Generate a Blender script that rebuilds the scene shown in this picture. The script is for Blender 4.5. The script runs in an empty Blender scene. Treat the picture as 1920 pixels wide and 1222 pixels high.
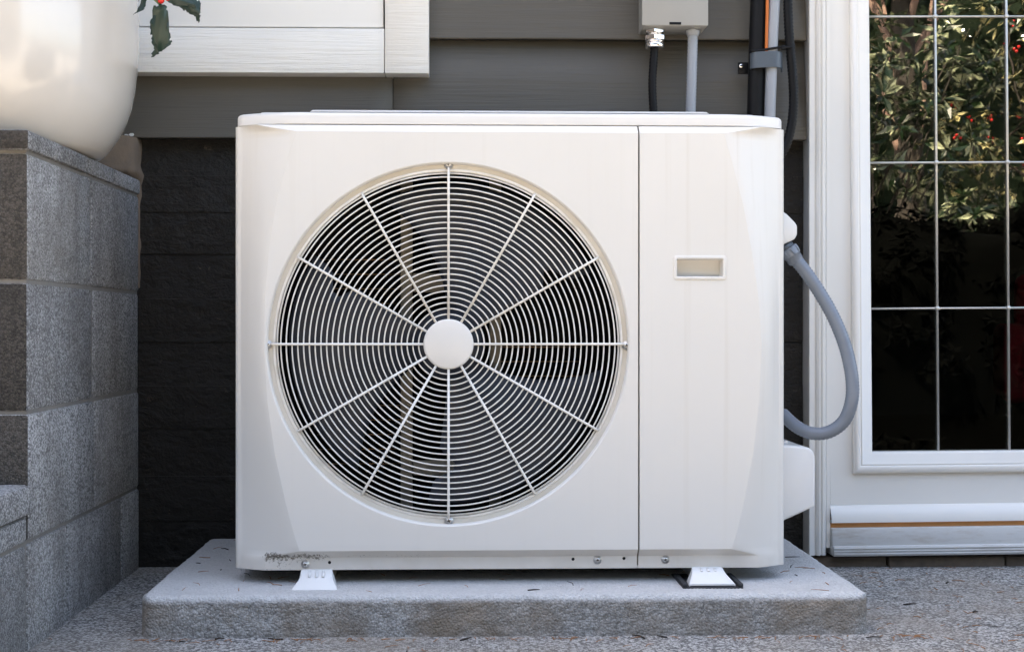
import bpy, bmesh, math, random
import numpy as np
from mathutils import Vector, Matrix, noise as mnoise

random.seed(7)
scene = bpy.context.scene
col = scene.collection
R = math.radians

# ------------------------------------------------------------------ camera
F = 2200.0; CXP = 916.0; CYP = 611.0; YAW = R(1.2); CAMZ = 0.5185
cam_d = bpy.data.cameras.new('camera'); cam = bpy.data.objects.new('camera', cam_d); col.objects.link(cam)
cam_d.sensor_width = 36.0; cam_d.lens = 36.0 * F / 1920.0
cam_d.shift_x = (960.0 - CXP) / 1920.0; cam_d.clip_end = 2000; cam_d.clip_start = 0.02
cam.location = (0, 0, CAMZ); cam.rotation_euler = (R(90), 0, -YAW)
scene.camera = cam

# ------------------------------------------------------------------ world, sun, exposure
SUN_EL = R(58); SUN_AZ = R(-48)         # the sun stands behind the house, to the left
world = bpy.data.worlds.new('World'); scene.world = world; world.use_nodes = True
wn = world.node_tree; wn.nodes.clear()
sky = wn.nodes.new('ShaderNodeTexSky'); sky.sky_type = 'NISHITA'; sky.sun_disc = False
sky.sun_elevation = SUN_EL; sky.sun_rotation = SUN_AZ
sky.air_density = 0.9; sky.dust_density = 3.5; sky.ozone_density = 0.35
bg = wn.nodes.new('ShaderNodeBackground'); bg.inputs['Strength'].default_value = 0.15
wo = wn.nodes.new('ShaderNodeOutputWorld')
wn.links.new(sky.outputs[0], bg.inputs[0]); wn.links.new(bg.outputs[0], wo.inputs[0])
sun_d = bpy.data.lights.new('sun', 'SUN'); sun = bpy.data.objects.new('sun', sun_d); col.objects.link(sun)
sun_d.energy = 5.0; sun_d.angle = R(0.5); sun_d.color = (1.0, 0.93, 0.82)
sd = Vector((math.sin(SUN_AZ) * math.cos(SUN_EL), math.cos(SUN_AZ) * math.cos(SUN_EL), math.sin(SUN_EL)))
sun.rotation_euler = sd.to_track_quat('Z', 'Y').to_euler(); sun.location = (-6, 8, 12)
scene.view_settings.view_transform = 'Standard'; scene.view_settings.look = 'None'
scene.view_settings.gamma = 1.0; scene.view_settings.exposure = 3.06
scene.view_settings.use_white_balance = True
scene.view_settings.white_balance_temperature = 7400; scene.view_settings.white_balance_tint = 10
try: scene.view_settings.use_curve_mapping = False
except Exception: pass

# ------------------------------------------------------------------ helpers
def at(px, py, Y):
    u = (px - CXP) / F; v = (CYP - py) / F
    c, s = math.cos(YAW), math.sin(YAW)
    d = Vector((c * u + s, -s * u + c, v))
    return Vector((0, 0, CAMZ)) + d * (Y / d.y)
def X(px, Y): return at(px, 611, Y).x
def Z(py, Y, px=900): return at(px, py, Y).z

class MB:
    def __init__(s): s.v = []; s.f = []; s.sm = []
    def add(s, vs, fs, smooth=False):
        o = len(s.v); s.v += [tuple(p) for p in vs]
        s.f += [tuple(i + o for i in f) for f in fs]; s.sm += [smooth] * len(fs)
        return s
    def box(s, x0, x1, y0, y1, z0, z1):
        return s.add([(x, y, z) for z in (z0, z1) for y in (y0, y1) for x in (x0, x1)],
              [(0,2,3,1),(4,5,7,6),(0,1,5,4),(2,6,7,3),(0,4,6,2),(1,3,7,5)])
    def grid(s, rows, smooth=True, closeu=False, closev=False, flip=False):
        n, m = len(rows), len(rows[0]); fs = []
        for i in range(n if closev else n - 1):
            for j in range(m if closeu else m - 1):
                a, b = i * m + j, i * m + (j + 1) % m
                c, d = ((i + 1) % n) * m + (j + 1) % m, ((i + 1) % n) * m + j
                fs.append((a, d, c, b) if flip else (a, b, c, d))
        return s.add([p for r in rows for p in r], fs, smooth)
    def tube(s, path, rad, n=12, cap=True, smooth=True):
        path = [Vector(p) for p in path]; k = len(path)
        rads = rad if isinstance(rad, (list, tuple)) else [rad] * k
        rows = []; up = None
        for i in range(k):
            t = (path[min(i + 1, k - 1)] - path[max(i - 1, 0)]).normalized()
            if up is None:
                up = Vector((0, 0, 1)) if abs(t.z) < .9 else Vector((1, 0, 0))
            a = (up - t * up.dot(t)).normalized(); b = t.cross(a); up = a
            rows.append([path[i] + (a * math.cos(q) + b * math.sin(q)) * rads[i] for q in [2 * math.pi * j / n for j in range(n)]])
        o = len(s.v); s.grid(rows, smooth, closeu=True)
        if cap:
            s.f += [tuple(o + j for j in reversed(range(n))), tuple(o + (k - 1) * n + j for j in range(n))]; s.sm += [False, False]
        return s
    def lathe(s, prof, c=(0,0,0), n=48, axis='z', smooth=True):
        rows = []
        for r, h in prof:
            row = []
            for j in range(n):
                q = 2 * math.pi * j / n; a, b = r * math.cos(q), r * math.sin(q)
                row.append((c[0] + a, c[1] + b, c[2] + h) if axis == 'z' else (c[0] + a, c[1] + h, c[2] + b))
            rows.append(row)
        return s.grid(rows, smooth, closeu=True, flip=(axis == 'y'))
    def torus(s, c, R_, r_, n=120, m=6, axis='y'):
        rows = []
        for i in range(n):
            q = 2 * math.pi * i / n
            rows.append([(c[0] + (R_ + r_ * math.cos(p)) * math.cos(q), c[1] + r_ * math.sin(p), c[2] + (R_ + r_ * math.cos(p)) * math.sin(q)) for p in [2 * math.pi * j / m for j in range(m)]])
        return s.grid(rows, True, closeu=True, closev=True, flip=True)
    def prism(s, poly, y0, y1):          # poly of (x,z), extruded along y
        n = len(poly)
        vs = [(x, y0, z) for x, z in poly] + [(x, y1, z) for x, z in poly]
        fs = [tuple(range(n)), tuple(reversed(range(n, 2 * n)))] + [(i, i + n, (i + 1) % n + n, (i + 1) % n) for i in range(n)]
        return s.add(vs, fs)
    def mesh(s, name, weld=False, fixn=True):
        me = bpy.data.meshes.new(name); me.from_pydata(s.v, [], s.f)
        me.polygons.foreach_set('use_smooth', s.sm)
        if weld or fixn:
            bm = bmesh.new(); bm.from_mesh(me)
            if weld: bmesh.ops.remove_doubles(bm, verts=bm.verts, dist=1e-5)
            if fixn: bmesh.ops.recalc_face_normals(bm, faces=bm.faces)
            bm.to_mesh(me); bm.free()
        me.update(); return me
    def build(s, name, m, parent=None, bevel=0, seg=2, weld=False, fixn=True, angle=None):
        me = s.mesh(name, weld, fixn); o = obj(name, me, m, parent)
        if bevel:
            bm = bmesh.new(); bm.from_mesh(me)
            es = [e for e in bm.edges if len(e.link_faces) == 2 and e.calc_face_angle() > R(30)]
            bmesh.ops.bevel(bm, geom=es, offset=bevel, segments=seg, profile=0.5, affect='EDGES', clamp_overlap=True)
            bm.to_mesh(me); bm.free()
            me.polygons.foreach_set('use_smooth', [True] * len(me.polygons)); me.set_sharp_from_angle(angle=R(40))
        elif angle:
            me.polygons.foreach_set('use_smooth', [True] * len(me.polygons)); me.set_sharp_from_angle(angle=R(angle))
        return o

def obj(name, me, m=None, parent=None):
    o = bpy.data.objects.new(name, me); col.objects.link(o)
    if m is not None and me is not None and not me.materials: me.materials.append(m)
    if parent is not None: o.parent = parent
    return o
def tag(o, label=None, cat=None, group=None, kind=None):
    if label: o['label'] = label
    if cat: o['category'] = cat
    if group: o['group'] = group
    if kind: o['kind'] = kind
    return o
def empty(name, loc=(0,0,0), label=None, cat=None, group=None):
    o = bpy.data.objects.new(name, None); col.objects.link(o); o.location = loc; o.empty_display_size = .1
    return tag(o, label, cat, group)
def catmull(pts, sub=10):
    P = [Vector(p) for p in pts]; P = [P[0] * 2 - P[1]] + P + [P[-1] * 2 - P[-2]]; out = []
    for i in range(1, len(P) - 2):
        for k in range(sub):
            t = k / sub; a, b, c, d = P[i-1], P[i], P[i+1], P[i+2]
            out.append(.5 * ((2*b) + (c-a)*t + (2*a-5*b+4*c-d)*t*t + (3*b-a-3*c+d)*t**3))
    out.append(P[-2]); return out
def resample(path, step):
    out = [path[0]]; acc = 0
    for a, b in zip(path[:-1], path[1:]):
        L = (b - a).length; t = step - acc
        while t <= L: out.append(a.lerp(b, t / L)); t += step
        acc = (acc + L) % step if L else acc
    return out
def interp(xs, ys, x): return float(np.interp(x, xs, ys))

# ------------------------------------------------------------------ materials
class NT:
    def __init__(s, name):
        s.m = bpy.data.materials.new(name); s.m.use_nodes = True; s.t = s.m.node_tree
        s.b = s.t.nodes['Principled BSDF']; s.geo = None; s.tc = None
    def n(s, typ): return s.t.nodes.new(typ)
    def l(s, a, b): s.t.links.new(a, b)
    def pos(s):
        if not s.geo: s.geo = s.n('ShaderNodeNewGeometry')
        return s.geo.outputs['Position']
    def ob(s):
        if not s.tc: s.tc = s.n('ShaderNodeTexCoord')
        return s.tc.outputs['Object']
    def scl(s, vec, sc, rot=None):
        mp = s.n('ShaderNodeMapping'); mp.inputs['Scale'].default_value = sc
        if rot: mp.inputs['Rotation'].default_value = rot
        s.l(vec, mp.inputs['Vector']); return mp.outputs[0]
    def noise(s, vec, scale, detail=4, rough=.55, dist=0):
        k = s.n('ShaderNodeTexNoise'); k.inputs['Scale'].default_value = scale; k.inputs['Detail'].default_value = detail
        k.inputs['Roughness'].default_value = rough; k.inputs['Distortion'].default_value = dist; s.l(vec, k.inputs['Vector']); return k.outputs['Fac']
    def vor(s, vec, scale, feat='F1', out='Distance'):
        k = s.n('ShaderNodeTexVoronoi'); k.inputs['Scale'].default_value = scale; k.feature = feat; s.l(vec, k.inputs['Vector']); return k.outputs[out]
    def ramp(s, fac, stops):
        k = s.n('ShaderNodeValToRGB'); e = k.color_ramp.elements
        while len(e) < len(stops): e.new(.5)
        for q, (p, c) in zip(e, stops):
            q.position = p; q.color = (c, c, c, 1) if isinstance(c, (int, float)) else (*c, 1)
        s.l(fac, k.inputs[0]); return k.outputs[0]
    def mix(s, fac, a, b, mode='MIX'):
        k = s.n('ShaderNodeMix'); k.data_type = 'RGBA'; k.blend_type = mode
        for sock, v in ((k.inputs[0], fac), (k.inputs[6], a), (k.inputs[7], b)):
            if isinstance(v, (int, float)): sock.default_value = v if sock == k.inputs[0] else (v, v, v, 1)
            elif isinstance(v, tuple): sock.default_value = (*v, 1)
            else: s.l(v, sock)
        return k.outputs[2]
    def math(s, op, a, b=0.0, clamp=False):
        k = s.n('ShaderNodeMath'); k.operation = op; k.use_clamp = clamp
        for i, v in enumerate((a, b)):
            if isinstance(v, (int, float)): k.inputs[i].default_value = v
            else: s.l(v, k.inputs[i])
        return k.outputs[0]
    def sep(s, vec):
        k = s.n('ShaderNodeSeparateXYZ'); s.l(vec, k.inputs[0]); return k.outputs
    def rng(s, v, a, b, c=0, d=1):
        k = s.n('ShaderNodeMapRange'); k.inputs[1].default_value = a; k.inputs[2].default_value = b
        k.inputs[3].default_value = c; k.inputs[4].default_value = d; s.l(v, k.inputs[0]); return k.outputs[0]
    def bump(s, h, strength=.5, dist=.002, prev=None):
        k = s.n('ShaderNodeBump'); k.inputs['Strength'].default_value = strength; k.inputs['Distance'].default_value = dist
        s.l(h, k.inputs['Height'])
        if prev is not None: s.l(prev, k.inputs['Normal'])
        return k.outputs[0]
    def set(s, base=None, rough=None, metal=None, normal=None, spec=None, **kw):
        for key, v in (('Base Color', base), ('Roughness', rough), ('Metallic', metal), ('Normal', normal), ('Specular IOR Level', spec)):
            if v is None: continue
            if isinstance(v, (int, float)): s.b.inputs[key].default_value = v
            elif isinstance(v, tuple): s.b.inputs[key].default_value = (*v, 1)
            else: s.l(v, s.b.inputs[key])
        for k, v in kw.items(): s.b.inputs[k.replace('_', ' ')].default_value = v
        return s.m
def simple(name, base, rough=.5, metal=0, var=.12, scale=30, bump=0, bscale=200, spec=.5):
    t = NT(name); n = t.noise(t.pos(), scale, 4)
    c = t.mix(n, tuple(x * (1 - var) for x in base), tuple(min(1, x * (1 + var)) for x in base))
    nm = t.bump(t.noise(t.pos(), bscale, 3), bump, .001) if bump else None
    return t.set(c, t.rng(n, .3, .7, rough * .85, min(1, rough * 1.15)), metal, nm, spec)

ZPAD = Z(1117, 1.97)
M = {}
def make_materials():
    # cream powder coat of the heat pump, with rain streaks and dirt splashes
    t = NT('cream_enamel'); o = t.ob(); x, y, z = t.sep(o)[:3]
    st = t.noise(t.scl(o, (60, 60, 1.1)), 1.0, 4, .6)
    stm = t.ramp(st, [(.55, 0), (.78, 1)])
    big = t.noise(o, 5, 3)
    c = t.mix(big, (.645, .615, .567), (.668, .642, .597))
    sm_ = t.math('MULTIPLY', stm, t.math('MULTIPLY', t.rng(x, .21, .24, .12, .34), t.rng(z, .10, .75, .45, 1)))
    c = t.mix(sm_, c, (.50, .44, .35))
    # splashed grime low down, mostly at the left
    low = t.rng(z, .033, .15, 1, 0); lowl = t.math('MULTIPLY', t.rng(x, -.40, -.28, 1, .0), t.rng(x, -.445, -.425, 0, 1))
    leftm = t.math('MULTIPLY', t.math('POWER', low, 1.3, True), lowl, True)
    band = t.math('MULTIPLY', t.rng(z, .055, .066, 1, 0), t.rng(z, .040, .051, .22, 1))
    bandx = t.math('MULTIPLY', t.rng(x, -.43, .25, 1, .62), t.math('MULTIPLY', t.rng(x, -.44, -.42, 0, 1), t.ramp(t.noise(t.scl(o, (14, 14, 4)), 1, 2), [(.3, .55), (.6, 1)])))
    cov = t.math('ADD', t.math('MULTIPLY', leftm, .36), t.math('MULTIPLY', t.math('MULTIPLY', band, bandx), .50), True)
    sp = t.noise(o, 240, 5, .75)
    th = t.math('SUBTRACT', t.math('ADD', sp, t.math('MULTIPLY', cov, .62)), .862)
    dirt = t.math('MULTIPLY', th, 30, True)
    c = t.mix(t.math('MULTIPLY', dirt, .9), c, (.06, .05, .04))
    film = t.math('MULTIPLY', t.rng(z, .03, .075, .5, 0), t.noise(o, 22, 3), True)
    c = t.mix(film, c, (.33, .27, .2))
    M['cream'] = t.set(c, t.rng(big, .3, .7, .3, .42), 0, t.bump(t.noise(o, 900, 2), .03, .0006, t.bump(t.noise(o, 7, 2), .12, .004)), .5)
    t = NT('cream_grille_coat'); o = t.ob(); n = t.noise(o, 40, 4)
    c = t.mix(t.ramp(n, [(.45, 0), (.75, .5)]), (.75, .72, .665), (.5, .43, .33)); M['grille'] = t.set(c, .4)
    t = NT('beige_ring_coat'); o = t.ob(); n = t.noise(t.scl(o, (6, 6, 6)), 1, 4)
    c = t.mix(t.ramp(n, [(.35, 0), (.7, 1)]), (.62, .575, .50), (.50, .44, .355)); M['ring'] = t.set(c, .5)
    M['lid'] = simple('lid_enamel', (.655, .63, .59), .32, var=.03, scale=8)
    M['white_plastic'] = simple('white_plastic', (.70, .69, .67), .35, var=.03, scale=9)
    M['zinc'] = simple('zinc_screw', (.62, .60, .57), .35, 1, .15, 300)
    M['brass_nickel'] = simple('nickel_gland', (.82, .78, .74), .22, 1, .06, 60)
    M['blade'] = simple('fan_blade_plastic', (.018, .022, .032), .45, var=.2, spec=.35)
    M['mount'] = simple('galvanised_mount', (.20, .175, .135), .55, .0, .15)
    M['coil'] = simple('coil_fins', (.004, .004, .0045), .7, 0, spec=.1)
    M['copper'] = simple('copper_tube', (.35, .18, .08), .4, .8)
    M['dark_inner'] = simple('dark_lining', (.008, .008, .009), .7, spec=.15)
    M['rubber'] = simple('black_rubber', (.018, .019, .022), .7, var=.25)
    M['black_poly'] = simple('black_sleeve', (.006, .006, .0065), .5, var=.2, spec=.18)
    M['orange'] = simple('orange_wire', (.50, .13, .02), .5)
    M['grey_pvc'] = simple('grey_pvc', (.27, .285, .305), .45, var=.06, bump=.05)
    M['blue_grey'] = simple('blue_grey_strap', (.065, .082, .10), .45, var=.1)
    t = NT('grey_flex'); o = t.ob(); n = t.noise(o, 60, 3)
    M['conduit'] = t.set(t.mix(n, (.15, .175, .21), (.19, .215, .255)), .38)
    M['box_grey'] = simple('box_grey_paint', (.30, .295, .275), .45, var=.05, scale=15, bump=.05, bscale=500)
    # concrete
    def concrete(name, dark, light, stain, cell, b=.7, contrast=1.0, grain=700, stone=.6, top=None, streak=0, sc=3.5, sm=.6):
        t = NT(name); p = t.pos()
        wob = t.n('ShaderNodeVectorMath'); wob.operation = 'ADD'; nz = t.n('ShaderNodeTexNoise'); nz.inputs['Scale'].default_value = cell * .9
        t.l(p, nz.inputs['Vector']); sc_ = t.n('ShaderNodeVectorMath'); sc_.operation = 'SCALE'; sc_.inputs['Scale'].default_value = .55 / cell
        t.l(nz.outputs['Color'], sc_.inputs[0]); t.l(p, wob.inputs[0]); t.l(sc_.outputs[0], wob.inputs[1]); q = wob.outputs[0]
        v = t.vor(q, cell); cc = t.sep(t.vor(q, cell, 'F1', 'Color'))
        g = t.noise(p, grain, 3, .7); big = t.noise(p, sc, 5, .6); mid = t.noise(p, 26, 5, .65)
        pat = t.math('ADD', t.math('MULTIPLY', cc[0], stone), t.math('MULTIPLY', g, 1 - stone))
        pat = t.math('SUBTRACT', pat, t.math('MULTIPLY', t.ramp(v, [(.35, 0), (.75, 1)]), .35 * stone))
        c = t.mix(t.ramp(pat, [(.42 - .34 / (1 + contrast), 0), (.46 + .34 / (1 + contrast), 1)]), dark, light)
        c = t.mix(t.math('MULTIPLY', t.ramp(big, [(.42, 0), (.68, 1)]), sm), c, stain)
        if streak:
            sk = t.noise(t.scl(p, (16, 16, 1.6)), 1, 5, .65); c = t.mix(t.math('MULTIPLY', t.ramp(sk, [(.46, 0), (.70, 1)]), streak), c, tuple(k * .5 for k in stain))
        c = t.mix(t.math('MULTIPLY', t.ramp(mid, [(.52, 0), (.75, 1)]), .4), c, tuple(k * .6 for k in dark))
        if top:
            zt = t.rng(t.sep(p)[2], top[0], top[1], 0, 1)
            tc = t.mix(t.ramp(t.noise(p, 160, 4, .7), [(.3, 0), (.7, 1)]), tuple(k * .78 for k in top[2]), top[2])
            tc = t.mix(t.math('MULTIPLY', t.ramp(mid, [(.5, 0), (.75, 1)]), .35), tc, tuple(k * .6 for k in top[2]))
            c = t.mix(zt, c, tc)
        oi = t.n('ShaderNodeObjectInfo'); hv = t.rng(oi.outputs['Random'], 0, 1, .78, 1.1)
        c = t.mix(1.0, c, hv, 'MULTIPLY')
        h = t.math('ADD', t.math('MULTIPLY', g, .6), t.math('MULTIPLY', v, -.9)); h = t.math('ADD', h, t.math('MULTIPLY', mid, .8))
        return t.set(c, .9, 0, t.bump(h, b, .0035), .25)
    M['block'] = concrete('block_concrete', (.17, .165, .16), (.60, .59, .575), (.21, .19, .165), 330, .9, .85, 800, .45, None, .40)
    M['end_block'] = concrete('brown_end_block', (.055, .048, .041), (.145, .126, .106), (.08, .069, .057), 330, .9, .7, 800, .5, None, .5)
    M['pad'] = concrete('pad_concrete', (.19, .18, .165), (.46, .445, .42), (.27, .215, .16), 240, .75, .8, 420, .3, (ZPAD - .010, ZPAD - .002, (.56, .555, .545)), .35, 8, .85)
    M['ground'] = concrete('exposed_aggregate', (.12, .116, .110), (.52, .505, .48), (.30, .255, .205), 260, .9, .9, 800, .65)
    M['joint'] = simple('grey_mortar', (.19, .175, .155), .95, var=.3, scale=70, bump=.7, bscale=200)
    M['mortar'] = simple('mortar', (.14, .102, .072), .9, var=.35, scale=60, bump=.8, bscale=180)
    # house
    t = NT('dark_siding_paint'); p = t.pos()
    g = t.noise(t.scl(p, (5, 5, 150)), 1, 5, .6, .3); big = t.noise(p, 3, 3)
    c = t.mix(big, (.078, .069, .053), (.100, .088, .069)); c = t.mix(t.math('MULTIPLY', g, .3), c, (.05, .05, .05))
    M['siding'] = t.set(c, .55, 0, t.bump(g, .55, .003), .4)
    t = NT('dark_foundation_paint'); p = t.pos()
    g = t.noise(t.scl(p, (16, 16, 30)), 1, 5, .65, .6); mid = t.noise(p, 14, 5, .65); fine = t.noise(p, 120, 4)
    c = t.mix(mid, (.0105, .0085, .0062), (.0185, .0152, .0115))
    c = t.mix(t.ramp(t.noise(p, 46, 5, .7), [(.655, 0), (.70, 1)]), c, (.075, .058, .042))
    h = t.math('ADD', g, t.math('ADD', mid, t.math('MULTIPLY', fine, .3)))
    M['foundation'] = t.set(c, .7, 0, t.bump(h, 1.0, .010), .35)
    t = NT('weathered_white_paint'); p = t.pos()
    g = t.noise(t.scl(p, (6, 6, 170)), 1, 5, .65, .2); gg = t.ramp(g, [(.35, 0), (.65, 1)])
    c = t.mix(t.noise(p, 6, 3), (.66, .64, .59), (.72, .70, .65))
    c = t.mix(t.math('MULTIPLY', t.ramp(t.noise(t.scl(p, (12, 12, 60)), 1, 6, .75), [(.62, 0), (.72, 1)]), .35), c, (.38, .36, .33))
    M['white_trim'] = t.set(c, .5, 0, t.bump(gg, .5, .0022), .4)
    M['white_panel'] = simple('white_panel_paint', (.68, .675, .65), .45, var=.02, scale=6, bump=.06, bscale=160)
    t = NT('door_paint'); p = t.pos(); n = t.noise(p, 5, 3)
    c = t.mix(n, (.68, .66, .62), (.72, .70, .66))
    c = t.mix(t.ramp(t.noise(p, 55, 4, .6), [(.74, 0), (.78, .6)]), c, (.3, .26, .2))
    M['door'] = t.set(c, .38, 0, t.bump(t.noise(p, 260, 2), .05, .001), .5)
    t = NT('sill_paint'); p = t.pos(); x, y, z = t.sep(p)[:3]
    n = t.noise(t.scl(p, (8, 8, 40)), 1, 5, .7)
    c = t.mix(t.ramp(n, [(.5, 0), (.75, .7)]), (.55, .545, .53), (.33, .26, .19)); M['sill'] = t.set(c, .6, 0, t.bump(n, .3, .003))
    M['orange_wood'] = simple('oiled_wood', (.62, .27, .09), .5, var=.3, scale=25)
    M['came'] = simple('zinc_came', (.50, .49, .46), .4, .75, .12, 90)
    M['brown_brick'] = simple('damp_brick', (.11, .08, .058), .9, var=.7, scale=45, bump=.8, bscale=90)
    M['room'] = simple('dim_room_paint', (.10, .095, .09), .8)
    M['red_cloth'] = simple('red_upholstery', (.6, .015, .03), .8, bump=.3)
    M['chair_wood'] = simple('dark_chair_wood', (.06, .035, .02), .5)
    M['roof'] = simple('roof_shingle', (.06, .055, .05), .9, bump=.5)
    # glass: low-e double glazing; part mirror, part see-through
    t = NT('coated_glass'); t.t.nodes.remove(t.b)
    gl = t.n('ShaderNodeBsdfGlossy'); gl.inputs['Roughness'].default_value = .0; gl.inputs['Color'].default_value = (1, .98, .95, 1)
    tr = t.n('ShaderNodeBsdfTransparent'); tr.inputs['Color'].default_value = (.62, .66, .64, 1)
    lw = t.n('ShaderNodeFresnel'); lw.inputs['IOR'].default_value = 1.52
    fac = t.math('ADD', lw.outputs[0], .075, True); ms = t.n('ShaderNodeMixShader')
    wv = t.bump(t.noise(t.pos(), 6, 2), .06, .004); t.l(wv, gl.inputs['Normal'])
    t.l(fac, ms.inputs[0]); t.l(tr.outputs[0], ms.inputs[1]); t.l(gl.outputs[0], ms.inputs[2])
    t.l(ms.outputs[0], t.t.nodes['Material Output'].inputs[0]); M['glass'] = t.m
    # pot glaze
    t = NT('cream_glaze'); p = t.pos(); n = t.noise(p, 6, 3)
    c = t.mix(n, (.58, .52, .445), (.66, .615, .56)); M['pot'] = t.set(c, t.rng(n, .3, .7, .13, .2), 0, t.bump(t.noise(p, 9, 2), .12, .006), .5, Coat_Weight=.4, Coat_Roughness=.08)
    M['soil'] = simple('soil', (.05, .035, .025), .95, var=.5, bump=.8)
    # foliage
    def leafm(name, a, b, rough=.4, trans=.25, spec=.5, lo=.40, hi=.72):
        t = NT(name); n = t.noise(t.pos(), 9, 3); c = t.mix(t.ramp(n, [(lo, 0), (hi, 1)]), a, b)
        t.set(c, rough, 0, None, spec); ts = t.n('ShaderNodeBsdfTranslucent'); t.l(c, ts.inputs[0])
        ms = t.n('ShaderNodeMixShader'); ms.inputs[0].default_value = trans
        t.l(t.b.outputs[0], ms.inputs[1]); t.l(ts.outputs[0], ms.inputs[2]); t.l(ms.outputs[0], t.t.nodes['Material Output'].inputs[0]); return t.m
    M['leaf_dark'] = leafm('dark_leaf', (.012, .032, .022), (.022, .05, .03), .4, .1)
    M['leaf_laurel'] = leafm('laurel_leaf', (.012, .026, .010), (.46, .48, .30), .14, .2, .6, .50, .66)  # pale patches in the colour stand in for sunlit leaf highlights
    M['leaf_fine'] = leafm('fine_leaf', (.016, .026, .008), (.60, .52, .26), .2, .2, .5, .50, .64)  # bright tone painted in patches, like leaves catching the sun
    M['leaf_deep'] = leafm('deep_leaf', (.025, .05, .02), (.05, .08, .03), .4)
    M['leaf_hedge'] = leafm('hedge_leaf', (.006, .012, .006), (.014, .022, .010), .8, .05, .1)
    M['bark'] = simple('red_bark', (.42, .27, .21), .85, var=.45, scale=30, bump=.8, bscale=60)
    M['leaf_black'] = leafm('black_hedge_leaf', (.0007, .0008, .0007), (.0014, .0015, .0013), .9, .02, .02)
    M['dark_bark'] = simple('dark_bark', (.05, .04, .032), .85, var=.4)
    M['berry'] = simple('red_berry', (.62, .02, .015), .25, var=.2)
    M['stem'] = simple('green_stem', (.10, .13, .05), .5)
    M['needle'] = simple('dry_needle', (.30, .14, .06), .8, var=.5, scale=40)
    M['twig'] = simple('dark_twig', (.035, .026, .02), .85, var=.4)
    M['fence'] = simple('black_fence_stain', (.003, .003, .003), .7, var=.4, scale=12, spec=.05)
    M['added_timber'] = simple('brown_timber', (.13, .07, .035), .6, var=.3, scale=8, bump=.3)
make_materials()

# ------------------------------------------------------------------ setting: ground
def build_ground():
    mb = MB(); n = 40
    mb.add([(-150, -150, 0), (150, -150, 0), (150, 150, 0), (-150, 150, 0)], [(0, 1, 2, 3)])
    g = tag(mb.build('ground', M['ground']), kind='structure')
    # hairline crack running off to the right of the slab, filled with dirt
    pts = catmull([Vector((at(x, y, 2).x * 0 + (x - 870) / F * q, q, .0012)) for x, y, q in [(px_, py_, (CAMZ / ((py_ - CYP) / F))) for px_, py_ in ((1640, 1112), (1690, 1128), (1740, 1150), (1792, 1166), (1850, 1176), (1925, 1184), (2050, 1200))]], 10)
    top, bot = [], []
    for i, p in enumerate(pts):
        w = .0012 + .0014 * abs(mnoise.noise((i * .7, 3, 1))); d = .004 * mnoise.noise((i * .5, 9, 2))
        top.append((p.x, p.y + d + w, p.z)); bot.append((p.x, p.y + d - w, p.z))
    MB().grid([bot, top], False).build('crack', M['twig'], g)
build_ground()

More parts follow.
